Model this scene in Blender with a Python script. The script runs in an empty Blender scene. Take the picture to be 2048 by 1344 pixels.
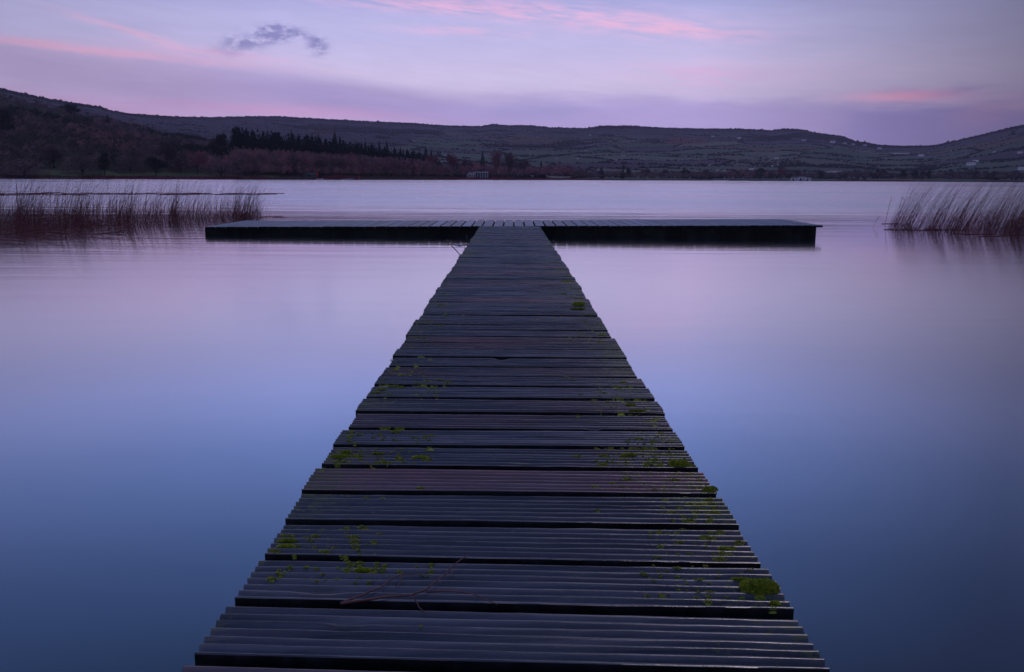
import bpy, math, random
import numpy as np
from mathutils import Vector, Matrix

random.seed(7); RS = np.random.RandomState(11)
sc = bpy.context.scene
COL = sc.collection
F = 1730.0                      # focal length in photo pixels (2048 wide)
HW = 0.777                      # eye height over the water
TH = math.atan(314.5 / F); PH = 0.0051

# ------------------------------------------------------------------ camera
fw = Vector((0, math.cos(TH), -math.sin(TH)))
r0 = Vector((1, 0, 0)); u0 = Vector((0, math.sin(TH), math.cos(TH)))
rt = r0 * math.cos(PH) + u0 * math.sin(PH)
up = u0 * math.cos(PH) - r0 * math.sin(PH)
CP = Vector((0, 0, HW))
cam = bpy.data.cameras.new('camera'); co = bpy.data.objects.new('camera', cam); COL.objects.link(co)
m = Matrix((rt, up, -fw)).transposed().to_4x4(); m.translation = CP
co.matrix_world = m
cam.sensor_width = 36.0; cam.lens = 36.0 * F / 2048.0
cam.clip_start = 0.05; cam.clip_end = 40000
sc.camera = co

def ray(px, py):
    return (fw + rt * ((px - 1024) / F) - up * ((py - 672) / F))
def at_z(px, py, z):
    d = ray(px, py); t = (z - HW) / d.z
    return CP + d * t
def az_of(px, py=356.0):
    d = ray(px, py); return math.atan2(d.x, d.y)
def yh(px): return 357.5 + PH * (px - 1024)
def azel(px, py):
    d = ray(px, py).normalized(); return math.atan2(d.x, d.y), math.asin(d.z)
def px_of_az(a):
    return 1024 + F * np.tan(a) * math.cos(TH) * 1.016

# ------------------------------------------------------------------ object helpers
def tag(o, label=None, cat=None, group=None, kind=None):
    if label: o['label'] = label
    if cat: o['category'] = cat
    if group: o['group'] = group
    if kind: o['kind'] = kind
    return o
def empty(name, loc, rz=0.0):
    o = bpy.data.objects.new(name, None); COL.objects.link(o)
    o.location = loc; o.rotation_euler.z = rz; o.empty_display_size = 0.2
    return o
def fast_mesh(name, V, T=None, Q=None, smooth=False, mats=None, mi=None):
    me = bpy.data.meshes.new(name)
    V = np.asarray(V, dtype=np.float32).reshape(-1, 3)
    loops = []; starts = []; n = 0
    if T is not None and len(T):
        T = np.asarray(T, dtype=np.int32).reshape(-1, 3); loops.append(T.ravel()); starts.append(np.arange(len(T)) * 3); n = len(T) * 3
    if Q is not None and len(Q):
        Q = np.asarray(Q, dtype=np.int32).reshape(-1, 4); loops.append(Q.ravel()); starts.append(n + np.arange(len(Q)) * 4)
    L = np.concatenate(loops); S = np.concatenate(starts).astype(np.int32)
    me.vertices.add(len(V)); me.vertices.foreach_set('co', V.ravel())
    me.loops.add(len(L)); me.loops.foreach_set('vertex_index', L)
    me.polygons.add(len(S)); me.polygons.foreach_set('loop_start', S)
    if mats:
        for k in mats: me.materials.append(k)
    if mi is not None: me.polygons.foreach_set('material_index', np.asarray(mi, dtype=np.int32))
    me.update(calc_edges=True); me.validate()
    if smooth: me.polygons.foreach_set('use_smooth', np.ones(len(me.polygons), dtype=bool))
    return me
def link(name, me, parent=None, loc=None):
    o = bpy.data.objects.new(name, me); COL.objects.link(o)
    if parent: o.parent = parent
    if loc is not None: o.location = loc
    return o
def add_attr(me, name, vals):
    a = me.attributes.new(name, 'FLOAT', 'POINT'); a.data.foreach_set('value', np.asarray(vals, dtype=np.float32))
def add_col(me, name, vals):
    a = me.attributes.new(name, 'FLOAT_COLOR', 'POINT'); a.data.foreach_set('color', np.asarray(vals, dtype=np.float32).ravel())

class MB:
    """collects boxes / tubes / prisms into one mesh"""
    def __init__(s): s.V = []; s.Fc = []; s.mi = []
    def box(s, x0, x1, y0, y1, z0, z1, mi=0):
        b = len(s.V)
        s.V += [(x0,y0,z0),(x1,y0,z0),(x1,y1,z0),(x0,y1,z0),(x0,y0,z1),(x1,y0,z1),(x1,y1,z1),(x0,y1,z1)]
        for f in ((3,2,1,0),(4,5,6,7),(0,1,5,4),(1,2,6,5),(2,3,7,6),(3,0,4,7)):
            s.Fc.append([b+i for i in f]); s.mi.append(mi)
    def hexa(s, P, mi=0):   # 8 corners, same order as box
        b = len(s.V); s.V += [tuple(p) for p in P]
        for f in ((3,2,1,0),(4,5,6,7),(0,1,5,4),(1,2,6,5),(2,3,7,6),(3,0,4,7)):
            s.Fc.append([b+i for i in f]); s.mi.append(mi)
    def gable(s, x0, x1, y0, y1, z0, z1, mi=0, over=0.3):
        x0 -= over; x1 += over; y0 -= over; y1 += over; ym = (y0+y1)/2; b = len(s.V)
        s.V += [(x0,y0,z0),(x1,y0,z0),(x1,y1,z0),(x0,y1,z0),(x0,ym,z1),(x1,ym,z1)]
        for f in ((0,1,5,4),(2,3,4,5),(0,4,3),(1,2,5),(3,2,1,0)):
            s.Fc.append([b+i for i in f]); s.mi.append(mi)
    def tube(s, pts, rad, n=6, mi=0):
        pts = [Vector(p) for p in pts]; b = len(s.V)
        for i, p in enumerate(pts):
            d = (pts[min(i+1, len(pts)-1)] - pts[max(i-1, 0)]).normalized()
            a = d.orthogonal().normalized() if abs(d.z) > .9 else d.cross(Vector((0,0,1))).normalized(); c = d.cross(a)
            r = rad[i] if hasattr(rad, '__len__') else rad
            for k in range(n):
                t = 2*math.pi*k/n; s.V.append(tuple(p + a*(r*math.cos(t)) + c*(r*math.sin(t))))
        for i in range(len(pts)-1):
            for k in range(n):
                s.Fc.append([b+i*n+k, b+i*n+(k+1)%n, b+(i+1)*n+(k+1)%n, b+(i+1)*n+k]); s.mi.append(mi)
        s.Fc.append([b+k for k in range(n)][::-1]); s.mi.append(mi)
        s.Fc.append([b+(len(pts)-1)*n+k for k in range(n)]); s.mi.append(mi)
    def mesh(s, name, mats, smooth=False):
        me = bpy.data.meshes.new(name); me.from_pydata(s.V, [], s.Fc)
        for k in (mats if isinstance(mats, (list, tuple)) else [mats]): me.materials.append(k)
        for p, i in zip(me.polygons, s.mi): p.material_index = i; p.use_smooth = smooth
        me.update(); return me
    def build(s, name, mats, parent=None, smooth=False, loc=None):
        return link(name, s.mesh(name, mats, smooth), parent, loc)

# ------------------------------------------------------------------ materials
def new_mat(name):
    mt = bpy.data.materials.new(name); mt.use_nodes = True
    nt = mt.node_tree; b = nt.nodes['Principled BSDF']
    return mt, nt, b
def N(nt, t, **kw):
    n = nt.nodes.new(t)
    for k, v in kw.items():
        if k.startswith('i_'):
            key = k[2:]; key = int(key) if key.isdigit() else key.replace('_', ' ')
            n.inputs[key].default_value = v
        else: setattr(n, k, v)
    return n
def flat_mat(name, col, rough=.9, var=.25, scale=3.0, random_obj=0.0, spec=.2):
    mt, nt, b = new_mat(name)
    tc = N(nt, 'ShaderNodeTexCoord'); no = N(nt, 'ShaderNodeTexNoise', i_Scale=scale, i_Detail=3.0)
    nt.links.new(tc.outputs['Object'], no.inputs['Vector'])
    mr = N(nt, 'ShaderNodeMapRange', i_From_Min=.3, i_From_Max=.7, i_To_Min=1-var, i_To_Max=1+var)
    nt.links.new(no.outputs['Fac'], mr.inputs['Value'])
    val = mr.outputs['Result']
    if random_obj:
        oi = N(nt, 'ShaderNodeObjectInfo')
        m2 = N(nt, 'ShaderNodeMapRange', i_To_Min=1-random_obj, i_To_Max=1+random_obj)
        nt.links.new(oi.outputs['Random'], m2.inputs['Value'])
        mm = N(nt, 'ShaderNodeMath', operation='MULTIPLY')
        nt.links.new(val, mm.inputs[0]); nt.links.new(m2.outputs['Result'], mm.inputs[1]); val = mm.outputs[0]
    vm = N(nt, 'ShaderNodeVectorMath', operation='SCALE'); vm.inputs[0].default_value = col
    nt.links.new(val, vm.inputs['Scale']); nt.links.new(vm.outputs[0], b.inputs['Base Color'])
    b.inputs['Roughness'].default_value = rough; b.inputs['Specular IOR Level'].default_value = spec
    return mt
def attr_mat(name, attr='Col', rough=.95, spec=.1):
    mt, nt, b = new_mat(name)
    a = N(nt, 'ShaderNodeAttribute', attribute_name=attr)
    nt.links.new(a.outputs['Color'], b.inputs['Base Color'])
    b.inputs['Roughness'].default_value = rough; b.inputs['Specular IOR Level'].default_value = spec
    return mt

def deck_mat(name, base_a, base_b, red, axis, rough=(.28, .5)):
    """wet grooved softwood: streaks run along the plank, colour shifts from plank to plank"""
    mt, nt, b = new_mat(name)
    tc = N(nt, 'ShaderNodeTexCoord'); at = N(nt, 'ShaderNodeAttribute', attribute_name='plank')
    mp = N(nt, 'ShaderNodeMapping'); mp.inputs['Scale'].default_value = (2.2, 60, 20) if axis == 'x' else (60, 2.2, 20)
    nt.links.new(tc.outputs['Object'], mp.inputs['Vector'])
    ad = N(nt, 'ShaderNodeVectorMath', operation='ADD'); cx = N(nt, 'ShaderNodeCombineXYZ')
    ml = N(nt, 'ShaderNodeMath', operation='MULTIPLY'); ml.inputs[1].default_value = 37.0
    nt.links.new(at.outputs['Fac'], ml.inputs[0]); nt.links.new(ml.outputs[0], cx.inputs['Z'])
    nt.links.new(mp.outputs[0], ad.inputs[0]); nt.links.new(cx.outputs[0], ad.inputs[1])
    n1 = N(nt, 'ShaderNodeTexNoise', i_Scale=1.0, i_Detail=5.0, i_Roughness=.65); nt.links.new(ad.outputs[0], n1.inputs['Vector'])
    n2 = N(nt, 'ShaderNodeTexNoise', i_Scale=2.2, i_Detail=2.0); 
    a2 = N(nt, 'ShaderNodeVectorMath', operation='ADD'); nt.links.new(tc.outputs['Object'], a2.inputs[0]); nt.links.new(cx.outputs[0], a2.inputs[1])
    nt.links.new(a2.outputs[0], n2.inputs['Vector'])
    n3 = N(nt, 'ShaderNodeTexNoise', i_Scale=140.0, i_Detail=3.0); nt.links.new(tc.outputs['Object'], n3.inputs['Vector'])
    r1 = N(nt, 'ShaderNodeMapRange', i_From_Min=.3, i_From_Max=.7); nt.links.new(n1.outputs['Fac'], r1.inputs['Value'])
    mx = N(nt, 'ShaderNodeMix', data_type='RGBA'); mx.inputs[6].default_value = (*base_a, 1); mx.inputs[7].default_value = (*base_b, 1)
    nt.links.new(r1.outputs['Result'], mx.inputs[0])
    # red patches: per-plank value + large noise
    sm = N(nt, 'ShaderNodeMath', operation='ADD'); nt.links.new(at.outputs['Fac'], sm.inputs[0]); nt.links.new(n2.outputs['Fac'], sm.inputs[1])
    r2 = N(nt, 'ShaderNodeMapRange', i_From_Min=.95, i_From_Max=1.5, i_To_Max=.85); nt.links.new(sm.outputs[0], r2.inputs['Value'])
    mx2 = N(nt, 'ShaderNodeMix', data_type='RGBA'); mx2.inputs[7].default_value = (*red, 1)
    nt.links.new(r2.outputs['Result'], mx2.inputs[0]); nt.links.new(mx.outputs[2], mx2.inputs[6])
    # brightness by plank
    br = N(nt, 'ShaderNodeAttribute', attribute_name='bright')
    vm = N(nt, 'ShaderNodeVectorMath', operation='SCALE'); nt.links.new(mx2.outputs[2], vm.inputs[0]); nt.links.new(br.outputs['Fac'], vm.inputs['Scale'])
    fin = vm.outputs[0]
    if axis == 'x':
        sp_ = N(nt, 'ShaderNodeSeparateXYZ'); nt.links.new(tc.outputs['Object'], sp_.inputs[0])
        ab = N(nt, 'ShaderNodeMath', operation='ABSOLUTE'); nt.links.new(sp_.outputs['X'], ab.inputs[0])
        em = N(nt, 'ShaderNodeMapRange', i_From_Min=.12, i_From_Max=.40, i_To_Min=-.10, i_To_Max=.16); nt.links.new(ab.outputs[0], em.inputs['Value'])
        mq = N(nt, 'ShaderNodeMapping'); mq.inputs['Scale'].default_value = (1.0, 2.6, 1.0); nt.links.new(tc.outputs['Object'], mq.inputs['Vector'])
        q1 = N(nt, 'ShaderNodeTexNoise', i_Scale=2.3, i_Detail=1.0); nt.links.new(tc.outputs['Object'], q1.inputs['Vector'])
        q2 = N(nt, 'ShaderNodeTexNoise', i_Scale=70.0, i_Detail=4.0, i_Roughness=.7); nt.links.new(mq.outputs[0], q2.inputs['Vector'])
        e1 = N(nt, 'ShaderNodeMath', operation='MULTIPLY_ADD'); e1.inputs[1].default_value = .55; nt.links.new(q1.outputs['Fac'], e1.inputs[0]); nt.links.new(em.outputs['Result'], e1.inputs[2])
        e2 = N(nt, 'ShaderNodeMath', operation='ADD'); nt.links.new(e1.outputs[0], e2.inputs[0]); nt.links.new(q2.outputs['Fac'], e2.inputs[1])
        e3 = N(nt, 'ShaderNodeMapRange', i_From_Min=.93, i_From_Max=1.0, i_To_Max=.8); nt.links.new(e2.outputs[0], e3.inputs['Value'])
        mg = N(nt, 'ShaderNodeMix', data_type='RGBA'); mg.inputs[7].default_value = (.12, .14, .055, 1)
        nt.links.new(e3.outputs['Result'], mg.inputs[0]); nt.links.new(fin, mg.inputs[6]); fin = mg.outputs[2]
    nt.links.new(fin, b.inputs['Base Color'])
    rr = N(nt, 'ShaderNodeMapRange', i_From_Min=.3, i_From_Max=.7, i_To_Min=rough[0], i_To_Max=rough[1]); nt.links.new(n1.outputs['Fac'], rr.inputs['Value'])
    nt.links.new(rr.outputs['Result'], b.inputs['Roughness'])
    b.inputs['Specular IOR Level'].default_value = .85
    bp = N(nt, 'ShaderNodeBump', i_Strength=.4, i_Distance=.0010)
    hs = N(nt, 'ShaderNodeMath', operation='MULTIPLY_ADD'); hs.inputs[1].default_value = .6
    nt.links.new(n3.outputs['Fac'], hs.inputs[0]); nt.links.new(n1.outputs['Fac'], hs.inputs[2])
    nt.links.new(hs.outputs[0], bp.inputs['Height']); nt.links.new(bp.outputs[0], b.inputs['Normal'])
    return mt

M = {}
M['deck'] = deck_mat('wet_grooved_wood', (.024, .027, .034), (.125, .132, .160), (.25, .105, .10), 'x', (.15, .36))
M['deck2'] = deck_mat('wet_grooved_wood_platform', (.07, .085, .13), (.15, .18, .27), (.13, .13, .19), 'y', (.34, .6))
M['skirt'] = flat_mat('wet_dark_boards', (.017, .019, .014), .75, .5, 5.0, spec=.15)
M['edge'] = flat_mat('wet_shaded_edges', (.014, .013, .013), .75, .6, 30.0, spec=.15)  # plank sides and undersides: gap shade put into a dark wet-wood colour
M['beam'] = flat_mat('submerged_beams', (.012, .011, .010), .8, .4, 8.0, spec=.1)
M['moss'] = flat_mat('moss', (.32, .38, .045), .95, .45, 220.0, .2, spec=.05)
M['moss_dull'] = flat_mat('moss_dull', (.31, .36, .06), .95, .45, 220.0, .2, spec=.05)
M['twig'] = flat_mat('twig_bark', (.13, .06, .055), .6, .3, 60.0, spec=.3)
M['twig2'] = flat_mat('stick_bark', (.22, .07, .07), .6, .3, 60.0)
M['pale'] = flat_mat('bleached_wood', (.75, .72, .78), .6, .1, 40.0)
M['reed'] = flat_mat('reed_stems', (.15, .052, .054), .8, .45, 3.0)
M['reed_r'] = flat_mat('reed_stems_dry', (.16, .055, .056), .8, .4, 3.0)
M['shore_reed'] = flat_mat('shore_reeds', (.24, .070, .075), .95, .3, .1)
M['bark'] = flat_mat('bark', (.035, .025, .026), .95, .3, 1.0)
M['bare'] = flat_mat('bare_twigs', (.155, .095, .105), 1, .3, .25, .28)
M['bare_red'] = flat_mat('bare_twigs_red', (.26, .11, .12), 1, .3, .25, .25)
M['bush'] = flat_mat('bare_bush', (.19, .13, .145), 1, .3, .25, .2)
M['spruce'] = flat_mat('spruce_needles', (.016, .028, .024), 1, .4, .3, .3)
M['ever'] = flat_mat('evergreen_leaves', (.026, .036, .022), 1, .4, .3, .3)
M['leafy'] = attr_mat('far_foliage')
M['white'] = flat_mat('white_render', (.84, .82, .84), .8, .06, .5)
M['cream'] = flat_mat('cream_render', (.5, .46, .45), .8, .06, .5)
M['slate'] = flat_mat('slate_roof', (.09, .085, .10), .7, .2, .5)
M['redroof'] = flat_mat('red_tiled_roof', (.22, .06, .05), .8, .2, .5)
M['dark'] = flat_mat('dark_opening', (.01, .01, .014), .4, .1, 1)
M['teal'] = flat_mat('green_painted_metal', (.05, .10, .10), .6, .1, 1)
M['red'] = flat_mat('red_paint', (.55, .05, .045), .5, .1, 1)
M['grey'] = flat_mat('grey_concrete', (.22, .22, .25), .9, .2, 1)

# ------------------------------------------------------------------ terrain
A0, A1 = math.radians(-36), math.radians(36)
ridge_px = [(-420,140),(-200,155),(0,176),(60,190),(120,202),(165,210),(210,216),(226,222),(260,229),(330,234),(420,237),(500,234),(560,234),
 (640,239),(740,244),(830,248),(880,252),(960,254),(985,250),(1020,252),(1060,252),(1100,256),(1170,258),(1200,253),(1260,253),(1320,257),
 (1400,259),(1480,259),(1540,262),(1560,259),(1600,261),(1625,267),(1640,269),(1680,275),(1705,284),(1750,291),(1800,294),(1850,294),(1870,292),
 (1900,284),(1950,273),(2000,260),(2048,250),(2250,215),(2480,200)]
near_px = [(-420,170),(-200,180),(0,197),(60,206),(100,213),(150,226),(200,240),(260,255),(330,268),(380,280),(420,290),(470,304),(560,320),(640,327),
 (700,332),(760,338),(820,345),(880,352),(930,357.5),(1100,360)]
shore_px = [(-420,310),(0,330),(500,360),(830,440),(900,520),(1130,700),(1500,850),(2048,1000),(2480,1050)]
crest_px = [(-420,900),(0,850),(300,760),(640,600),(900,620),(2480,700)]
def arr(tab, fn):
    a = np.array([az_of(p) for p, _ in tab]); v = np.array([fn(p, q) for p, q in tab]); return a, v
RA, RV = arr(ridge_px, lambda p, y: azel(p, y)[1])
NA, NV = arr(near_px, lambda p, y: azel(p, y)[1])
SA, SV = arr(shore_px, lambda p, y: y)
CA, CV = arr(crest_px, lambda p, y: y)
DA = np.radians([-60, -32, -24, -17, 0, 17, 24, 33, 60]); DV = np.array([1900, 1900, 2300, 3100, 3200, 3100, 2700, 2300, 2300.])

_g = RS.rand(64, 64)
def vnoise(x, y):
    x = np.asarray(x, float); y = np.asarray(y, float)
    xi = np.floor(x).astype(int); yi = np.floor(y).astype(int); fx = x-xi; fy = y-yi
    fx = fx*fx*(3-2*fx); fy = fy*fy*(3-2*fy)
    g = lambda a, b: _g[a % 64, b % 64]
    return (g(xi,yi)*(1-fx)+g(xi+1,yi)*fx)*(1-fy)+(g(xi,yi+1)*(1-fx)+g(xi+1,yi+1)*fx)*fy
def fbm(x, y, o=4):
    s = 0; a = .5; t = 0
    for i in range(o):
        s = s + a*vnoise(x*2**i+i*17.3, y*2**i+i*9.1); t += a; a *= .55
    return s/t
def smooth(t): t = np.clip(t, 0, 1); return t*t*(3-2*t)

def shore_r(a): return np.interp(a, SA, SV) + 14*(fbm(a*60+5, a*0+3)-.5)*2
def height(a, r):
    a = np.asarray(a, float); r = np.asarray(r, float)
    rs = shore_r(a)
    R = np.interp(a, DA, DV); el = np.interp(a, RA, RV)
    u = np.clip((r-rs)/(R-rs), 0, 1)
    fr = np.interp(u, [0, .04, .10, .2, .35, .6, .85, 1.0], [0, .02, .06, .2, .45, .75, .93, 1.0])
    und = 1 + .10*(fbm(a*22+7, r/500.0)-.5)*np.sin(np.pi*np.clip(u, 0, 1))*2
    far = np.tan(el)*fr*und*r + HW*np.clip(u*8, 0, 1)
    far = np.where(r > R, (np.tan(el)*R)*(1-.35*smooth((r-R)/1800)), far)
    rc = np.interp(a, CA, CV); ne = np.tan(np.interp(a, NA, NV))*rc
    v = (r-rs)/(rc-rs)
    sh = np.where(v < 1, np.interp(v, [0, .02, .12, .5, 1], [0, .012, .04, .46, 1]), 1-smooth((v-1)/1.2))
    near = np.maximum(ne, 0)*sh*(1+.18*(fbm(a*40, r/90.0)-.5)*smooth(v*3)*smooth((1.3-v)*3)) + HW*np.clip(v*10, 0, 1)*smooth((1.3-v)*2)
    h = np.maximum(far, near) + .9*smooth((r-rs)/5.0)-.25
    return np.where(r < rs, -2.2+1.95*smooth((r-(rs-40))/40), h)

# field layout : jittered sites
G = 165.0
gx = np.arange(-3600, 3600, G); gy = np.arange(600, 4200, G*.95)
SX, SY = np.meshgrid(gx, gy)
SX = (SX + (RS.rand(*SX.shape)-.5)*G*.95).ravel(); SY = (SY + (RS.rand(*SY.shape)-.5)*G*.8).ravel()
nx, ny = len(gx), len(gy)
NP = len(SX); Srand = RS.rand(NP); Srand2 = RS.rand(NP)
def field(x, y):
    """nearest site index and F2-F1 via local 5x5 search"""
    x = np.asarray(x, float).ravel(); y = np.asarray(y, float).ravel()
    xw = x*.96+y*.28 + 40*(vnoise(x/170, y/170)-.5); yw = y*.96-x*.28 + 40*(vnoise(x/150+9, y/150)-.5)
    ci = np.round((xw-gx[0])/G).astype(int); cj = np.round((yw-gy[0])/(G*.95)).astype(int)
    b1 = np.full(x.shape, 1e9); b2 = b1.copy(); bi = np.zeros(x.shape, int)
    for di in range(-2, 3):
        for dj in range(-2, 3):
            i = np.clip(ci+di, 0, nx-1); j = np.clip(cj+dj, 0, ny-1); k = j*nx+i
            d = np.hypot((SX[k]-xw)*.8, SY[k]-yw)
            c = d < b1
            b2 = np.where(c, b1, np.minimum(b2, d)); bi = np.where(c, k, bi); b1 = np.where(c, d, b1)
    return bi, b2-b1

def terrain_colour(a, r):
    x = r*np.sin(a); y = r*np.cos(a); n = len(a)
    c = np.zeros((n, 4)); c[:, 3] = 1
    rs = shore_r(a); R = np.interp(a, DA, DV); u = (r-rs)/(R-rs)
    bi, e = field(x, y); q = Srand[bi]; q2 = Srand2[bi]
    greens = np.array([(.050,.072,.058), (.062,.080,.064), (.044,.062,.054), (.074,.084,.070)])
    col = greens[(q*4).astype(int) % 4]*(1.15+.8*q2)[:, None]
    # moor / rough grazing: brown purple, with some bluish haze put into the colour
    nz = fbm(x/420+3, y/420+5)
    moor = np.array((.066, .055, .084)); tan = np.array((.085, .072, .052)); redm = np.array((.11, .045, .055)); wood = np.array((.028, .029, .038))
    mk = (q2 > .66+.3*(1-u)*.6) ; col[mk] = moor*(.7+.6*q[mk])[:, None]
    tk = (q > .90); col[tk] = tan*(.7+.5*q2[tk])[:, None]
    up_ = smooth((u-(.60-.42*smooth((-a-.06)/.14))-.5*(nz-.5))/.22)
    col = col*(1-up_)[:, None] + moor*.8*up_[:, None]
    wk = smooth((nz-.64)/.04)*(u > .12)
    col = col*(1-wk)[:, None] + wood*wk[:, None]
    tp = smooth((u-.88)/.06); col = col*(1-tp)[:, None] + wood*1.15*tp[:, None]
    hedge = (e < 5.5); col[hedge] = wood*1.4
    # one heather-red slope right of centre, one pale brown cutting on the left
    for (p, yy, rp, ry, cc) in ((1370, 281, 42, 7, redm), (642, 262, 26, 8, np.array((.10, .06, .055)))):
        ap = az_of(p, yy); ee = azel(p, yy)[1]
        rr = np.interp(ee, EL_TAB[p][0], EL_TAB[p][1])
        d = ((a-ap)/(rp/F))**2 + ((r-rr)/(ry*22.0))**2
        k = d < 1; col[k] = cc
    # left near hill: rough brown bracken with a few green clearings
    rc = np.interp(a, CA, CV); ne = np.tan(np.interp(a, NA, NV))*rc
    v = (r-rs)/(rc-rs); nk = (v < 1.25) & (a < az_of(900))
    nn = fbm(x/60, y/60)
    cn = np.array((.030, .026, .024))*(.7+.8*nn)[:, None]
    g2 = smooth((fbm(x/38+8, y/30+2)-.62)/.05)
    cn = cn*(1-g2)[:, None]+np.array((.034, .042, .022))*g2[:, None]
    mead = (v > .012) & (v < .105) & (a > az_of(70)) & (a < az_of(560)); cn[mead] = np.array((.062, .098, .042))*(.85+.3*nn[mead])[:, None]
    col = np.where(nk[:, None], cn, col)
    low = (r < rs+6); col[low] = np.array((.05, .03, .028))
    c[:, :3] = col*(.8+.4*fbm(x/35, y/35))[:, None]
    return c
EL_TAB = {}
for p in (1370, 642):
    a = az_of(p); rr = np.linspace(float(shore_r(a))+50, 3100, 200); hh = height(np.full(200, a), rr)
    EL_TAB[p] = (np.maximum.accumulate(np.arctan((hh-HW)/rr)), rr)

def build_terrain():
    af = np.arange(A0, A1, math.radians(.062))
    ac = np.radians(np.arange(39, 322, 3.0))
    a = np.concatenate([af, ac]); na = len(a)
    rin = [0.5, 60, 140, 220, 280]
    rr = [300.0]
    while rr[-1] < 3500: rr.append(rr[-1]*(1.007 if rr[-1] < 900 else 1.0062))
    rr += [3650, 3900, 4200]
    r = np.array(rin+rr); nr = len(r)
    Ag, Rg = np.meshgrid(a, r)            # nr x na
    aw = (Ag+math.pi) % (2*math.pi)-math.pi
    inside = (Ag <= A1)
    acl = np.clip(aw, A0, A1)
    H = height(acl, Rg)
    V = np.stack([Rg*np.sin(Ag), Rg*np.cos(Ag), H], -1).reshape(-1, 3)
    idx = np.arange(nr*na).reshape(nr, na)
    i0 = idx[:-1, :]; i1 = np.roll(i0, -1, axis=1); i3 = idx[1:, :]; i2 = np.roll(i3, -1, axis=1)
    Q = np.stack([i0, i3, i2, i1], -1).reshape(-1, 4)
    ctr = np.array([[0, 0, -2.2]]); V = np.concatenate([V, ctr]); c = len(V)-1
    T = np.stack([np.full(na, c), idx[0], np.roll(idx[0], -1)], -1)
    me = fast_mesh('terrain', V, T, Q, smooth=True, mats=[M['terrain']])
    colr = np.concatenate([terrain_colour(acl.ravel(), Rg.ravel()), [[.03, .03, .03, 1]]])
    add_col(me, 'Col', colr)
    o = link('terrain', me); tag(o, kind='structure', label='lake bed, shores, field slopes and distant hills'); return o
M['terrain'] = attr_mat('terrain')
build_terrain()

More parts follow.
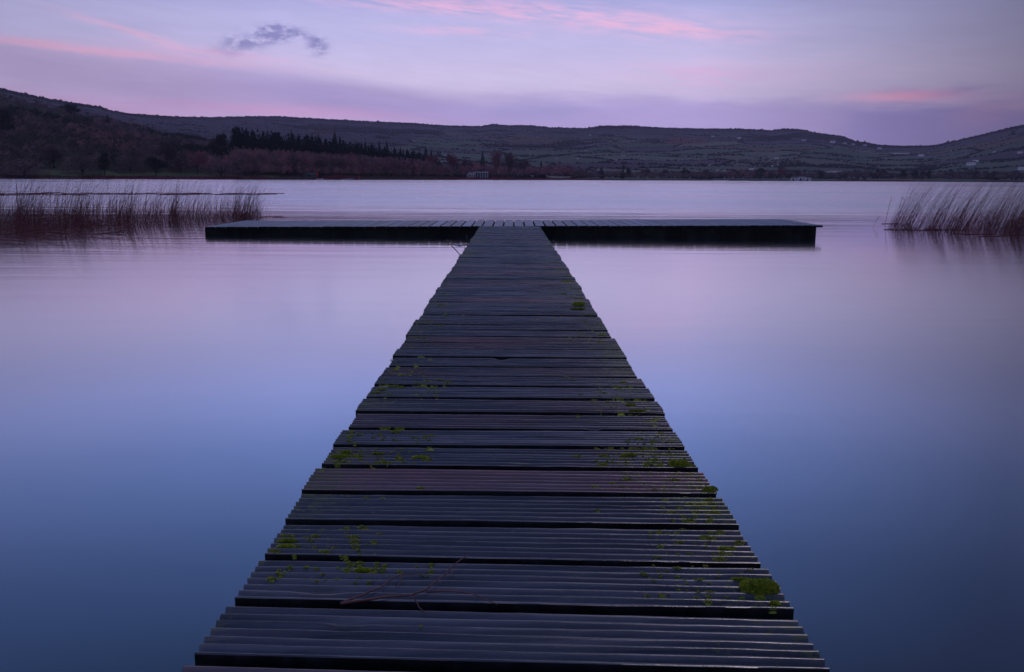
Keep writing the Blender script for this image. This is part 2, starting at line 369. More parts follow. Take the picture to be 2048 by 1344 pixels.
# ------------------------------------------------------------------ water
def water_mat():
    mt, nt, b = new_mat('lake_water')
    b.inputs['Base Color'].default_value = (.008, .018, .040, 1)
    b.inputs['IOR'].default_value = 1.333; b.inputs['Coat Weight'].default_value = 1.0; b.inputs['Coat IOR'].default_value = 1.333
    geo = N(nt, 'ShaderNodeNewGeometry'); sep = N(nt, 'ShaderNodeSeparateXYZ'); nt.links.new(geo.outputs['Position'], sep.inputs[0])
    # sheltered by the jetty = calmer, open lake = wind ruffled
    op = N(nt, 'ShaderNodeMapRange', i_From_Min=13.2, i_From_Max=27.0, interpolation_type='SMOOTHSTEP'); nt.links.new(sep.outputs['Y'], op.inputs['Value'])
    mp = N(nt, 'ShaderNodeMapping'); mp.inputs['Scale'].default_value = (.22, 1.0, 1.0); nt.links.new(geo.outputs['Position'], mp.inputs['Vector'])
    n1 = N(nt, 'ShaderNodeTexNoise', i_Scale=.7, i_Detail=4.0, i_Roughness=.55); nt.links.new(mp.outputs[0], n1.inputs['Vector'])
    mp2 = N(nt, 'ShaderNodeMapping'); mp2.inputs['Scale'].default_value = (.06, .35, 1.0); nt.links.new(geo.outputs['Position'], mp2.inputs['Vector'])
    n2 = N(nt, 'ShaderNodeTexNoise', i_Scale=.8, i_Detail=5.0, i_Roughness=.6); nt.links.new(mp2.outputs[0], n2.inputs['Vector'])
    mp3 = N(nt, 'ShaderNodeMapping'); mp3.inputs['Scale'].default_value = (.30, 3.4, 1.0); nt.links.new(geo.outputs['Position'], mp3.inputs['Vector'])
    n3 = N(nt, 'ShaderNodeTexNoise', i_Scale=1.0, i_Detail=3.0, i_Distortion=.4); nt.links.new(mp3.outputs[0], n3.inputs['Vector'])
    mp4 = N(nt, 'ShaderNodeMapping'); mp4.inputs['Scale'].default_value = (.018, .05, 1.0); nt.links.new(geo.outputs['Position'], mp4.inputs['Vector'])
    n4 = N(nt, 'ShaderNodeTexNoise', i_Scale=1.0, i_Detail=3.0); nt.links.new(mp4.outputs[0], n4.inputs['Vector'])
    g4 = N(nt, 'ShaderNodeMapRange', i_From_Min=.4, i_From_Max=.6, i_To_Min=-.05, i_To_Max=.05); nt.links.new(n4.outputs['Fac'], g4.inputs['Value'])
    ro = N(nt, 'ShaderNodeMapRange', i_To_Min=ROUGH_IN, i_To_Max=ROUGH_OUT); nt.links.new(op.outputs['Result'], ro.inputs['Value'])
    fr_ = N(nt, 'ShaderNodeMapRange', i_From_Min=70.0, i_From_Max=180.0, i_To_Min=ROUGH_OUT, i_To_Max=.16, interpolation_type='SMOOTHSTEP'); nt.links.new(sep.outputs['Y'], fr_.inputs['Value']); nt.links.new(fr_.outputs['Result'], ro.inputs['To Max'])
    ra = N(nt, 'ShaderNodeMath', operation='ADD')
    nr0 = N(nt, 'ShaderNodeMapRange', i_From_Min=7.5, i_From_Max=10.8, i_To_Min=.13, i_To_Max=ROUGH_IN, interpolation_type='SMOOTHSTEP'); nt.links.new(sep.outputs['Y'], nr0.inputs['Value']); nt.links.new(nr0.outputs['Result'], ro.inputs['To Min'])
    gm = N(nt, 'ShaderNodeMath', operation='MULTIPLY'); nt.links.new(g4.outputs['Result'], gm.inputs[0]); nt.links.new(op.outputs['Result'], gm.inputs[1])
    nt.links.new(ro.outputs['Result'], ra.inputs[0]); nt.links.new(gm.outputs[0], ra.inputs[1])
    nt.links.new(ra.outputs[0], b.inputs['Roughness']); nt.links.new(ra.outputs[0], b.inputs['Coat Roughness'])
    # bump
    s1 = N(nt, 'ShaderNodeMath', operation='MULTIPLY_ADD'); s1.inputs[1].default_value = 2.5; nt.links.new(n2.outputs['Fac'], s1.inputs[0]); nt.links.new(n1.outputs['Fac'], s1.inputs[2])
    b1 = N(nt, 'ShaderNodeBump', i_Distance=.12); 
    st = N(nt, 'ShaderNodeMapRange', i_To_Min=.008, i_To_Max=.55); nt.links.new(op.outputs['Result'], st.inputs['Value'])
    nt.links.new(st.outputs['Result'], b1.inputs['Strength']); nt.links.new(s1.outputs[0], b1.inputs['Height'])
    nr_ = N(nt, 'ShaderNodeMapRange', i_From_Min=3.5, i_From_Max=8.5, i_To_Min=.0, i_To_Max=.5); nt.links.new(sep.outputs['Y'], nr_.inputs['Value'])
    b2 = N(nt, 'ShaderNodeBump', i_Distance=.006); nt.links.new(nr_.outputs['Result'], b2.inputs['Strength'])
    nt.links.new(n3.outputs['Fac'], b2.inputs['Height']); nt.links.new(b1.outputs[0], b2.inputs['Normal'])
    nt.links.new(b2.outputs[0], b.inputs['Normal']); nt.links.new(b2.outputs[0], b.inputs['Coat Normal'])
    gl = N(nt, 'ShaderNodeBsdfGlossy'); gl.inputs['Color'].default_value = (.96, .96, 1, 1); nt.links.new(ra.outputs[0], gl.inputs['Roughness']); nt.links.new(b2.outputs[0], gl.inputs['Normal'])
    mxs = N(nt, 'ShaderNodeMixShader'); mxs.inputs[0].default_value = .45; nt.links.new(b.outputs[0], mxs.inputs[1]); nt.links.new(gl.outputs[0], mxs.inputs[2])
    nt.links.new(mxs.outputs[0], nt.nodes['Material Output'].inputs['Surface'])
    return mt
ROUGH_IN, ROUGH_OUT = .085, .22
M['water'] = water_mat()
mb = MB(); mb.V = [(-4000,-1500,0),(4000,-1500,0),(4000,3000,0),(-4000,3000,0)]; mb.Fc = [[0,1,2,3]]; mb.mi = [0]
tag(mb.build('water', M['water']), kind='structure', label='still lake water reflecting the dusk sky')

# ------------------------------------------------------------------ jetty
jet = empty('jetty', (0, 6.0, 0)); tag(jet, 'T-shaped wooden jetty of dark grooved planks reaching out over the lake', 'jetty')
OFF = Vector((0, 6.0, 0))
wdir = ray(1020, 362.5); wdir = wdir/wdir.y            # per metre of y
D0 = 0.181
def deck_z(y): return D0 + wdir.z*y
def cx(y): return wdir.x*y
def y_on_deck(px, py):
    """point on the (sloping) walkway plane"""
    d = ray(px, py); t = (D0-HW)/(d.z-wdir.z*d.y); return CP+d*t
bands = [(1324,1343,.038),(1207.3,1221.6,.037),(1117.6,1125.8,.031),(1044,1052.9,.019),(984.5,990.3,.011),(931.7,939.9,.014),(890,896,.013),
 (855.8,860.3,.012),(824.6,828.3,.014),(795.6,800,.012),(771,774.8,.012),(751.7,754,.014),(732.3,734.9,.015),(713.8,716.4,.016),(698.2,699.7,.012),
 (685.5,687,.016),(672.8,674.5,.016),(660,661.3,.018),(649.8,651,.014),(641,641.8,.018),(630.4,632.2,.022)]
B = []
for (y0_, y1_, k) in bands:
    B.append((y_on_deck(1020, y1_).y, y_on_deck(1020, y0_).y, k))     # near edge.. far edge of the gap
y = B[-1][1]; yend = y_on_deck(1020, 452.5).y
yy = B[-1][0]
while yy < yend-.30:
    p = .150+random.uniform(-.006, .006); yy += p; g = random.choice((.007, .008, .010, .013, .014, .004))
    B.append((yy, yy+g, .014+random.uniform(-.006, .006)))
B.insert(0, (B[0][0]-.16, B[0][0]-.14, .038)); B.insert(0, (B[0][0]-.16, B[0][0]-.14, .038)); B.insert(0, (B[0][0]-.16, B[0][0]-.14, .038))
planks = [(B[i][1], B[i][2], B[i+1][0], B[i+1][2]) for i in range(len(B)-1)]
planks.append((B[-1][1], B[-1][2], yend, -.004))
knots = []
for (px, py, rx, ry, dep) in ((640,1182,.034,.017,.004),(692,1253,.024,.012,.006),(1190,857,.012,.014,.006),(1023,484,.02,.015,.006),(1062,617,.02,.015,.006),(1003,717,.022,.012,.006),(953,695,.02,.012,.004),(1060,927,.03,.006,.004)):
    q = y_on_deck(px, py); knots.append((q.x, q.y, rx, ry, dep))
def ribbed(cross0, cross1, along0, along1, nrib, per, nseg, amp, wob, seedv):
    pass
VV = []; QQ = []; PR = []; BR = []; MI = []; base = 0
NR = 7
for pi_, (ya, ka, yb, kb) in enumerate(planks):
    nseg = 150 if ya < 1.9 else (60 if ya < 4 else 24); per = 10 if ya < 1.9 else (7 if ya < 4 else 5)
    tilt = random.uniform(-.0012, .0012); lift = random.uniform(-.0015, .0015) if ya > 1.5 else 0
    xl = -.400+random.uniform(-.007, .007); xr = .404+random.uniform(-.007, .007)
    if 1.13 < ya < 1.25: xr += .004
    mc = NR*per+1
    t = np.linspace(0, 1, mc)
    X, Tt = np.meshgrid(np.linspace(xl, xr, nseg+1), t, indexing='ij')
    c = cx((ya+yb)/2)
    ph = random.uniform(0, 9)
    yA = ya-ka*X; yB = yb-kb*X
    Y = yA+(yB-yA)*Tt
    wob = (fbm(X*5+ph, Tt*2+ph, 3)-.5)*.006*np.sin(np.pi*Tt)
    Y = Y+wob
    edge = np.minimum(Tt, 1-Tt)*NR
    amp = .0028*(.85+.5*(fbm(X*4+ph*3, Tt*6, 2)-.5))
    ang = 2*np.pi*(6.6*Tt+.36)
    rib = 1.7*amp*(np.sign(-np.cos(ang))*np.abs(np.cos(ang))**.75)
    KB = np.ones(X.shape)
    Z = deck_z(Y)+rib-.0028+tilt*X/.4+lift + (fbm(X*14+ph, Tt*18+ph, 3)-.5)*.0016
    for (kx, ky, rx, ry, dep) in knots:
        d = ((X+c-kx)/rx)**2+((Y-ky)/ry)**2; w_ = np.exp(-d**1.4)
        Z = Z-w_*dep*.5-w_*rib*.5+w_*.0012*(fbm(X*90+ph, Y*160, 2)-.5); KB = KB*(1-.45*w_)
    # end-grain ragged
    jag = (fbm(t*12+ph, t*0+ph, 2)-.5)*.004; X = X.copy(); X[0] += jag; X[-1] -= jag
    top = np.stack([X+c, Y, Z], -1)
    thick = .030
    bot = np.stack([X[:, [0, -1]]+c, np.stack([yA[:, 0], yB[:, -1]], -1), np.stack([deck_z(yA[:, 0]), deck_z(yB[:, -1])], -1)-thick], -1)
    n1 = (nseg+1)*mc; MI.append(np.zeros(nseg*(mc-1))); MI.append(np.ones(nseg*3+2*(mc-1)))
    V = np.concatenate([top.reshape(-1, 3), bot.reshape(-1, 3)])
    I = np.arange(n1).reshape(nseg+1, mc)+base; J = np.arange((nseg+1)*2).reshape(nseg+1, 2)+base+n1
    QQ.append(np.stack([I[:-1, :-1], I[1:, :-1], I[1:, 1:], I[:-1, 1:]], -1).reshape(-1, 4))
    QQ.append(np.stack([J[:-1, 0], J[1:, 0], I[1:, 0], I[:-1, 0]], -1))
    QQ.append(np.stack([I[:-1, -1], I[1:, -1], J[1:, 1], J[:-1, 1]], -1))
    QQ.append(np.stack([J[:-1, 1], J[1:, 1], J[1:, 0], J[:-1, 0]], -1))
    # ends: fan of quads between top row and the bottom edge (bottom subdivided)
    for s, flip in ((0, 0), (nseg, 1)):
        eb = np.stack([top[s, :, 0], top[s, :, 1], np.full(mc, V[n1:][:, 2].mean())], -1)
        st = base+len(V); V = np.concatenate([V, eb]); K = np.arange(mc)+st
        q = np.stack([I[s, :-1], I[s, 1:], K[1:], K[:-1]], -1)
        QQ.append(q if flip == 0 else q[:, ::-1])
    VV.append(V); base += len(V)
    pr = random.random()*.75; PR.append(np.full(len(V), pr)); kb = np.ones(len(V)); kb[:n1] = KB.ravel(); BR.append(kb*random.uniform(.75, 1.25))
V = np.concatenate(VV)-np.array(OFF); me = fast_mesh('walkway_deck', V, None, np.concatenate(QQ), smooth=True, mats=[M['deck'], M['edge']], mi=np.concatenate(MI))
add_attr(me, 'plank', np.concatenate(PR)); add_attr(me, 'bright', np.concatenate(BR))
try: me.set_sharp_from_angle(angle=math.radians(62))
except Exception: pass
link('walkway_deck', me, jet)

# platform
zL, zR = .113, .177
PLc = at_z(408, 453.5, zL); PRc = at_z(1646, 450.0, zR)
Rl = at_z(500, 441, .118); Rr = at_z(1572, 440.5, .172)
xL, xR = PLc.x, PRc.x; yF = (PLc.y+PRc.y)/2
yK = yF+1.78
print('platform', xL, xR, PLc.y, PRc.y, Rl, Rr, 'walk end', yend)
def zplat(x): return zL+(zR-zL)*(x-xL)/(xR-xL)
nP = 58; pitch = (xR-xL)/nP
VV = []; QQ = []; PR = []; BR = []; MI = []; base = 0
for i in range(nP):
    xa = xL+i*pitch+.0105+random.uniform(-.001, .001); xb = xL+(i+1)*pitch-.0105+random.uniform(-.001, .001)
    lift = random.uniform(-.002, .002); ya = yF+random.uniform(-.006, .006); yb = yK+random.uniform(-.02, .02); ph = random.uniform(0, 9)
    per = 6; mc = NR*per+1; nseg = 10; t = np.linspace(0, 1, mc)
    Y, Tt = np.meshgrid(np.linspace(ya, yb, nseg+1), t, indexing='ij'); X = xa+(xb-xa)*Tt
    ang = 2*np.pi*NR*Tt; edge = np.minimum(Tt, 1-Tt)*NR
    Z = zplat(X)+.0026*(np.sign(-np.cos(ang))*np.abs(np.cos(ang))**.75)-.0026+lift-.003*np.clip(1-edge*3, 0, 1)
    top = np.stack([X, Y, Z], -1); zb = zplat(X)-.030
    botv = np.stack([X[:, [0, -1]], Y[:, [0, -1]], zb[:, [0, -1]]], -1)
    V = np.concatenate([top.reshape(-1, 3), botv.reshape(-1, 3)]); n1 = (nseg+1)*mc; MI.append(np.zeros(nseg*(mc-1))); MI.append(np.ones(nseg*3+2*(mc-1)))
    I = np.arange(n1).reshape(nseg+1, mc)+base; J = np.arange((nseg+1)*2).reshape(nseg+1, 2)+base+n1
    QQ.append(np.stack([I[:-1, :-1], I[:-1, 1:], I[1:, 1:], I[1:, :-1]], -1).reshape(-1, 4))
    QQ.append(np.stack([J[:-1, 0], I[:-1, 0], I[1:, 0], J[1:, 0]], -1))
    QQ.append(np.stack([I[:-1, -1], J[:-1, 1], J[1:, 1], I[1:, -1]], -1))
    QQ.append(np.stack([J[:-1, 1], J[:-1, 0], J[1:, 0], J[1:, 1]], -1))
    for s, flip in ((0, 0), (nseg, 1)):
        eb = np.stack([top[s, :, 0], top[s, :, 1], zb[s]], -1); st = base+len(V); V = np.concatenate([V, eb]); K = np.arange(mc)+st
        q = np.stack([I[s, :-1], K[:-1], K[1:], I[s, 1:]], -1); QQ.append(q if flip == 0 else q[:, ::-1])
    VV.append(V); base += len(V)
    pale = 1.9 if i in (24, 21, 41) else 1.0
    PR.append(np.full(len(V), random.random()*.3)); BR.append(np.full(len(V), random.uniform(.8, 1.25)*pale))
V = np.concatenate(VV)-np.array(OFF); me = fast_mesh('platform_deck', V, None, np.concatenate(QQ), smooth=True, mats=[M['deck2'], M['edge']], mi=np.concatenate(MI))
add_attr(me, 'plank', np.concatenate(PR)); add_attr(me, 'bright', np.concatenate(BR))
try: me.set_sharp_from_angle(angle=math.radians(62))
except Exception: pass
link('platform_deck', me, jet)
# skirt boards: front, back, two ends; each carries the slope of the deck
def sloped(x0, x1, y0, y1, drop, zb, name, mt, strips=0):
    mb = MB(); oy = OFF.y
    n = max(1, strips)
    for i in range(n):
        a = x0+(x1-x0)*i/n+(.002 if strips else 0); b_ = x0+(x1-x0)*(i+1)/n-(.002 if strips else 0)
        dy = (random.uniform(-.002, .002) if strips else 0)
        mb.hexa([(a,y0-oy+dy,zb),(b_,y0-oy+dy,zb),(b_,y1-oy,zb),(a,y1-oy,zb),(a,y0-oy+dy,zplat(a)-drop),(b_,y0-oy+dy,zplat(b_)-drop),(b_,y1-oy,zplat(b_)-drop),(a,y1-oy,zplat(a)-drop)])
    return mb.build(name, mt, jet)
sx0, sx1 = xL-.02, xR-.075
sloped(sx0, sx1, yF+.055, yF+.095, .033, -.5, 'skirt_board', M['skirt'], 14)
sloped(sx0+.05, sx1-.05, yK-.09, yK-.05, .033, -.5, 'skirt_board', M['skirt'])
sloped(sx1-.04, sx1, yF+.10, yK-.095, .033, -.5, 'skirt_board', M['skirt'])
sloped(sx0, sx0+.04, yF+.10, yK-.095, .033, -.5, 'skirt_board', M['skirt'])
for s in (-.28, 0, .30):
    mb = MB(); oy = OFF.y
    a0, a1 = -.2, yF+.05
    mb.hexa([(s-.03+cx(a0), a0-oy, deck_z(a0)-.15),(s+.03+cx(a0), a0-oy, deck_z(a0)-.15),(s+.03+cx(a1), a1-oy, deck_z(a1)-.14),(s-.03+cx(a1), a1-oy, deck_z(a1)-.14),
             (s-.03+cx(a0), a0-oy, deck_z(a0)-.034),(s+.03+cx(a0), a0-oy, deck_z(a0)-.034),(s+.03+cx(a1), a1-oy, deck_z(a1)-.034),(s-.03+cx(a1), a1-oy, deck_z(a1)-.034)])
    mb.build('stringer_beam', M['beam'], jet)
for yy_ in (1.5, 3.9, 6.3, 8.7):
    for s in (-.22, .22):
        mb = MB(); mb.tube([(s+cx(yy_), yy_-OFF.y, -2.1), (s+cx(yy_), yy_-OFF.y, deck_z(yy_)-.036)], .05, 10)
        mb.build('post', M['beam'], jet, smooth=True)

# ------------------------------------------------------------------ moss
def rib_top(q): return q.z-.001
def cushion(cx_, cy_, cz_, rx, ry, h, n, rs):
    """tufts of short leaf blades over a low dome + the dome itself; returns verts, tris"""
    n = int(n)
    r = np.sqrt(rs.rand(n)); a = rs.rand(n)*2*np.pi
    x = r*np.cos(a); y = r*np.sin(a)
    lump = .7+.6*fbm(x*2.3+cx_*50, y*2.3+cy_*50, 2)
    z = np.sqrt(np.clip(1-r*r*.85, 0, 1))*h*lump
    P = np.stack([cx_+x*rx, cy_+y*ry, cz_+z*.85], -1)
    d = np.stack([x*.8+rs.randn(n)*.45, y*.8+rs.randn(n)*.45, .55+np.abs(rs.randn(n))*.35], -1); d /= np.linalg.norm(d, axis=1)[:, None]
    L = (.0022+.0022*rs.rand(n))*(.6+min(rx, .02)/.02*.6)
    s = np.stack([-d[:, 1], d[:, 0], np.zeros(n)], -1)+rs.randn(n, 3)*.3; s /= np.linalg.norm(s, axis=1)[:, None]
    w = L*.28
    V = np.stack([P-s*w[:, None], P+s*w[:, None], P+d*L[:, None]], 1).reshape(-1, 3); T = np.arange(3*n).reshape(-1, 3)
    # dome
    k, m_ = 5, 14; dv = []
    for i in range(k+1):
        rr_ = i/k
        for j in range(m_):
            t = 2*math.pi*j/m_; q = .9+.2*rs.rand()
            dv.append((cx_+rr_*rx*q*math.cos(t), cy_+rr_*ry*q*math.sin(t), cz_-.002+math.sqrt(max(0, 1-rr_*rr_))*h*.75))
    dq = [(i*m_+j, i*m_+(j+1) % m_, (i+1)*m_+(j+1) % m_, (i+1)*m_+j) for i in range(k) for j in range(m_)]
    b = len(V); dt = [(q[0]+b, q[3]+b, q[2]+b) for q in dq]+[(q[0]+b, q[2]+b, q[1]+b) for q in dq]
    return np.concatenate([V, np.array(dv)]), np.concatenate([T, np.array(dt)])
big = [(1518,1168,36,26,'largest bright green moss cushion, on the right edge of the second plank from the bottom'),
 (1357,924,20,11,'bright moss cushion on the plank edge halfway up the right side of the walkway'),
 (1420,976,14,14,'low moss cushion on the right plank edge just below the halfway moss cushion'),
 (572,1091,16,6,'long moss cushion at the left edge near the third plank from the bottom'),
 (577,1080,15,7,'moss cushion just behind the long one at the left plank edge'),
 (676,911,15,8,'bright moss cushion on the left plank edge, level with the big right one'),
 (692,902,9,8,'small round moss tuft behind the bright left edge cushion'),
 (1428,1024,11,7,'round moss tuft on the right edge of the fourth plank from the bottom'),
 (1402,1008,13,5,'flat moss tuft second from the right edge on the fourth plank'),
 (725,1138,16,5,'long low moss tuft left of centre on the second plank, behind the twig'),
 (1157,606,13,10,'yellow green moss cushion on the far right edge of the walkway, the uppermost large one'),
 (1155,617,15,5,'flat yellow moss strip just in front of the uppermost moss cushion'),
 (1273,821,15,7,'moss cushion on the right plank edge between the far and halfway cushions'),
 (1261,808,10,5,'small bright moss tuft behind the cushion at the right plank edge'),
 (840,913,15,5,'pale flat moss tuft left of centre on the plank with the halfway cushions'),
 (755,906,11,5,'pale green moss tuft between the left edge cushion and the centre'),
 (1480,1158,17,8,'low moss tuft touching the left side of the largest cushion'),
 (1550,1204,9,7,'small round moss tuft on the plank end just in front of the largest cushion'),
 (1258,908,15,6,'flat moss tuft on the right part of the plank with the halfway cushions'),
 (1448,1095,10,6,'round moss tuft on the right side of the third plank from the bottom')]
for (px, py, rpx, hpx, lab) in big:
    q = y_on_deck(px, py+hpx*.5); s = (q-CP).length/F
    rx = rpx*s; h = max(hpx*s*.8, .003)
    V, T = cushion(0, 0, -.002, rx, max(rx*.75, .006) if hpx > 9 else max(rx*.35, .005), h, min(2600, 500+rx*rx*2.2e6), RS)
    o = link('moss_cushion', fast_mesh('moss_cushion', V, T, mats=[M['moss']]), None, (q.x, q.y, q.z)); tag(o, lab, 'moss', 'moss cushions on the planks')
small = [(1400,1162,12),(1368,1161,6),(1397,1187,9),(1421,1187,11),(1416,1204,6),(1546,1218,8),(1285,1148,6),(1355,1138,9),(1308,1161,5),(1500,1141,9),
(1440,1065,9),(1409,1074,10),(1428,1075,5),(1478,1085,9),(1465,1096,5),(1445,1106,7),(1460,1110,6),(1440,1119,11),(1318,1064,6),(1423,1008,9),(1380,1008,7),
(1388,1024,6),(1381,1041,9),(1420,1042,7),(1418,1000,8),(1332,1001,6),(1343,1024,4),(1195,1021,5),(1348,961,9),(1398,960,6),(1378,950,7),(1308,979,7),(1328,985,8),
(1329,977,6),(1255,960,9),(1225,967,6),(1190,974,7),(1253,950,6),(1337,910,9),(1310,920,9),(1307,925,7),(1315,909,6),(1250,913,10),(1208,912,9),(1205,930,9),
(1268,898,9),(1290,898,9),(1305,898,8),(1375,930,11),(1318,932,8),(1291,932,6),(1155,914,9),(1278,878,8),(1320,867,7),(1328,881,6),(1305,884,7),
(714,913,11),(689,913,9),(676,924,9),(767,925,10),(797,919,8),(855,919,8),(700,873,7),(704,864,5),(719,868,6),(770,857,9),(800,857,8),(791,864,10),(841,977,8),(863,872,5),
(724,1055,8),(693,1057,5),(706,1074,10),(709,1084,8),(748,1084,5),(630,1073,7),(582,1073,6),(567,1072,6),(563,1082,7),(649,1104,9),(549,1103,9),(733,997,6),(765,998,5),
(699,1126,6),(719,1127,8),(754,1128,5),(694,1139,6),(750,1139,6),(764,1139,6),(544,1158,9),(579,1135,5),(614,1135,5),(556,1146,4),(863,1130,5),(842,1254,3),
(790,741,6),(765,764,6),(772,758,6),(806,752,9),(788,774,11),(763,780,10),(753,786,9),(803,776,7),(835,767,5),(854,763,8),(878,761,9),(838,774,7),(866,777,6),(872,787,5),(841,790,6),(895,765,7),
(1248,765,6),(1231,774,8),(1238,779,7),(1259,780,6),(1197,786,7),(1209,787,6),(1199,793,6),(1162,790,5),(1240,799,6),(1276,783,6),(1282,793,9),(1282,825,9),(1267,825,9),(1213,809,6),(1133,755,5),(1146,761,5),
(1120,539,9),(1113,526,6),(1133,563,11),(1127,588,6),(1173,631,10),(1159,598,9),(1160,612,10),(880,610,7),(888,588,4),(906,582,4),(891,632,6),(857,644,9),(831,676,7),(848,677,5),(883,651,6),(1170,643,6),(1204,671,5),(1198,684,6)]
Vs = []; Ts = []; b = 0
def put(q, rx, ry, h, n):
    global b
    V, T = cushion(q.x, q.y, q.z-.0035, rx, ry, h, n, RS); Vs.append(V); Ts.append(T+b); b += len(V)
for (px, py, rp) in small:
    q = y_on_deck(px, py); s = (q-CP).length/F; r = rp*s*1.2
    put(q, r, max(.004, r*.32), .0045+r*.15, 60+r*9000)
for (pa, pb, xa, xb, cnt) in ((762,772,755,900,45),(780,794,748,880,55),(760,830,1185,1290,120),(898,930,665,860,70),(896,931,1190,1385,140),(944,984,1235,1412,80),(994,1043,1320,1436,70),(862,888,690,870,30),
        (862,888,1250,1345,35),(1056,1116,1300,1468,50),(1130,1206,1280,1548,60),(1056,1116,545,760,45),(1130,1165,545,870,30),(575,690,1110,1205,110),(535,600,1100,1150,50),(610,690,835,900,50),(735,752,775,850,25),(945,984,1380,1415,50),(996,1030,1395,1436,40)):
    for _ in range(cnt):
        q = y_on_deck(random.uniform(xa, xb), random.uniform(pa, pb)); r = (.0015+.004*random.random()**2)*(.6 if q.y < 2.2 else 1.0)
        if abs(q.x-cx(q.y)) < .39: put(q, r*1.6, r, r*.6+.0025, 26 if q.y > 2.2 else 90)
for k in range(500):           # crumbs thickening towards both edges
    sd = random.choice((-1, 1, 1)); yy_ = 1.45+4.6*random.random()**1.3; e = abs(random.gauss(0, .10))
    x = (.398-e)*sd; q = Vector((x+cx(yy_), yy_, deck_z(yy_)))
    if vnoise(yy_*2.2, sd*5.0) < .42: continue
    r = random.uniform(.002, .007); put(q, r*1.5, r, r*.8+.003, 26)
o = link('moss', fast_mesh('moss', np.concatenate(Vs), np.concatenate(Ts), mats=[M['moss_dull']])); tag(o, 'scattered crumbs of dull green moss growing in the plank grooves', 'moss', kind='stuff')

# ------------------------------------------------------------------ twigs
def deck_pt(px, py, lift=.0035):
    q = y_on_deck(px, py); q.z += lift; return q
tw = MB()
def branch(pp, rr0, rr1, lifts):
    pts = [deck_pt(p[0], p[1], l) for p, l in zip(pp, lifts)]
    # densify with little kinks
    P = []; 
    for i in range(len(pts)-1):
        for k in range(3):
            P.append(pts[i].lerp(pts[i+1], k/3)+Vector((random.uniform(-.0008, .0008), random.uniform(-.0012, .0012), random.uniform(-.0005, .0005))))
    P.append(pts[-1]); n = len(P)
    tw.tube([tuple(p) for p in P], [.95*rr0+(.95*rr1-.95*rr0)*i/(n-1) for i in range(n)], 6)
branch([(682,1211),(727,1194),(765,1180),(786,1166),(801,1160),(852,1158)], .0016, .0006, [.004,.004,.006,.008,.009,.008])
branch([(682,1212),(735,1204),(780,1199),(822,1197),(853,1189),(885,1168),(905,1152),(935,1134)], .0021, .0008, [.004,.004,.004,.005,.008,.012,.016,.020])
branch([(853,1191),(905,1192),(948,1199),(995,1214)], .0013, .0007, [.005,.008,.008,.004])
branch([(822,1199),(832,1206),(838,1216),(850,1231)], .0011, .0007, [.005,.004,.002,.003])
branch([(801,1160),(803,1172),(790,1182)], .0009, .0006, [.009,.007,.005])
branch([(905,1156),(902,1166),(904,1167)], .001, .0006, [.014,.010,.009])
tag(tw.build('twig', M['twig'], smooth=True), 'forked reddish twig lying across the two nearest planks', 'twig')
b0 = at_z(938, 531, 0.0); dist = b0.y
t0 = ray(893, 480); t0 = CP+t0*(dist/t0.y)
mb = MB(); b1 = b0-(t0-b0)*.3
mb.tube([tuple(b1), tuple(b0.lerp(t0, .5)+Vector((.002, 0, .002))), tuple(t0)], [.005, .0042, .003], 7)
tag(mb.build('stick', M['twig2'], smooth=True), 'thin red stick poking up from the water beside the walkway', 'stick')
mb = MB(); q = [at_z(910, 487.5, .012), at_z(918, 491, .006), at_z(933, 487, .012), at_z(915, 489.6, .01), at_z(926, 487, .02)]
mb.tube([tuple(q[0]), tuple(q[1]), tuple(q[2])], [.004, .008, .004], 6); mb.tube([tuple(q[1]), tuple(at_z(911, 490.5, .004))], [.006, .003], 6)
tag(mb.build('driftwood', M['pale'], smooth=True), 'pale forked bit of driftwood floating where the platform meets the walkway', 'driftwood')

# ------------------------------------------------------------------ reeds
def reed_mesh(items, name, mt):
    """items: x,y,h,lean_x,lean_y,curve,r,z0"""
    it = np.array(items); n = len(it); ns = 7; k = np.linspace(0, 1, ns)
    x0, y0_, h, lx, ly, cu, rr, z0 = it.T
    kk = k[None, :]
    drop = np.clip(np.abs(cu), 0, 3)
    X = x0[:, None]+h[:, None]*(lx[:, None]*kk+cu[:, None]*kk**2.6)
    Y = y0_[:, None]+h[:, None]*ly[:, None]*kk
    Z = z0[:, None]+h[:, None]*(kk-.35*drop[:, None]*kk**3)
    R = rr[:, None]*(1.0-.75*kk)
    V = []
    for j in range(3):
        t = 2*math.pi*j/3; V.append(np.stack([X+R*math.cos(t), Y+R*math.sin(t), Z], -1))
    V = np.stack(V, 2)                                  # n,ns,3,3
    idx = np.arange(n*ns*3).reshape(n, ns, 3)
    Q = np.concatenate([np.stack([idx[:, :-1, j], idx[:, :-1, (j+1) % 3], idx[:, 1:, (j+1) % 3], idx[:, 1:, j]], -1).reshape(-1, 4) for j in range(3)])
    return fast_mesh(name, V.reshape(-1, 3), None, Q, mats=[mt])
def lying(items, name):
    pass
L = []
rnd = random.Random(5)
clumps = [(rnd.uniform(-170, 520), rnd.gauss(0, 1)) for _ in range(70)]
def left_front(px): return np.interp(px, [-200, 0, 230, 400, 530], [484, 476, 462, 446, 437])
def left_back(px): return np.interp(px, [-200, 0, 300, 530], [424, 425, 428, 432])
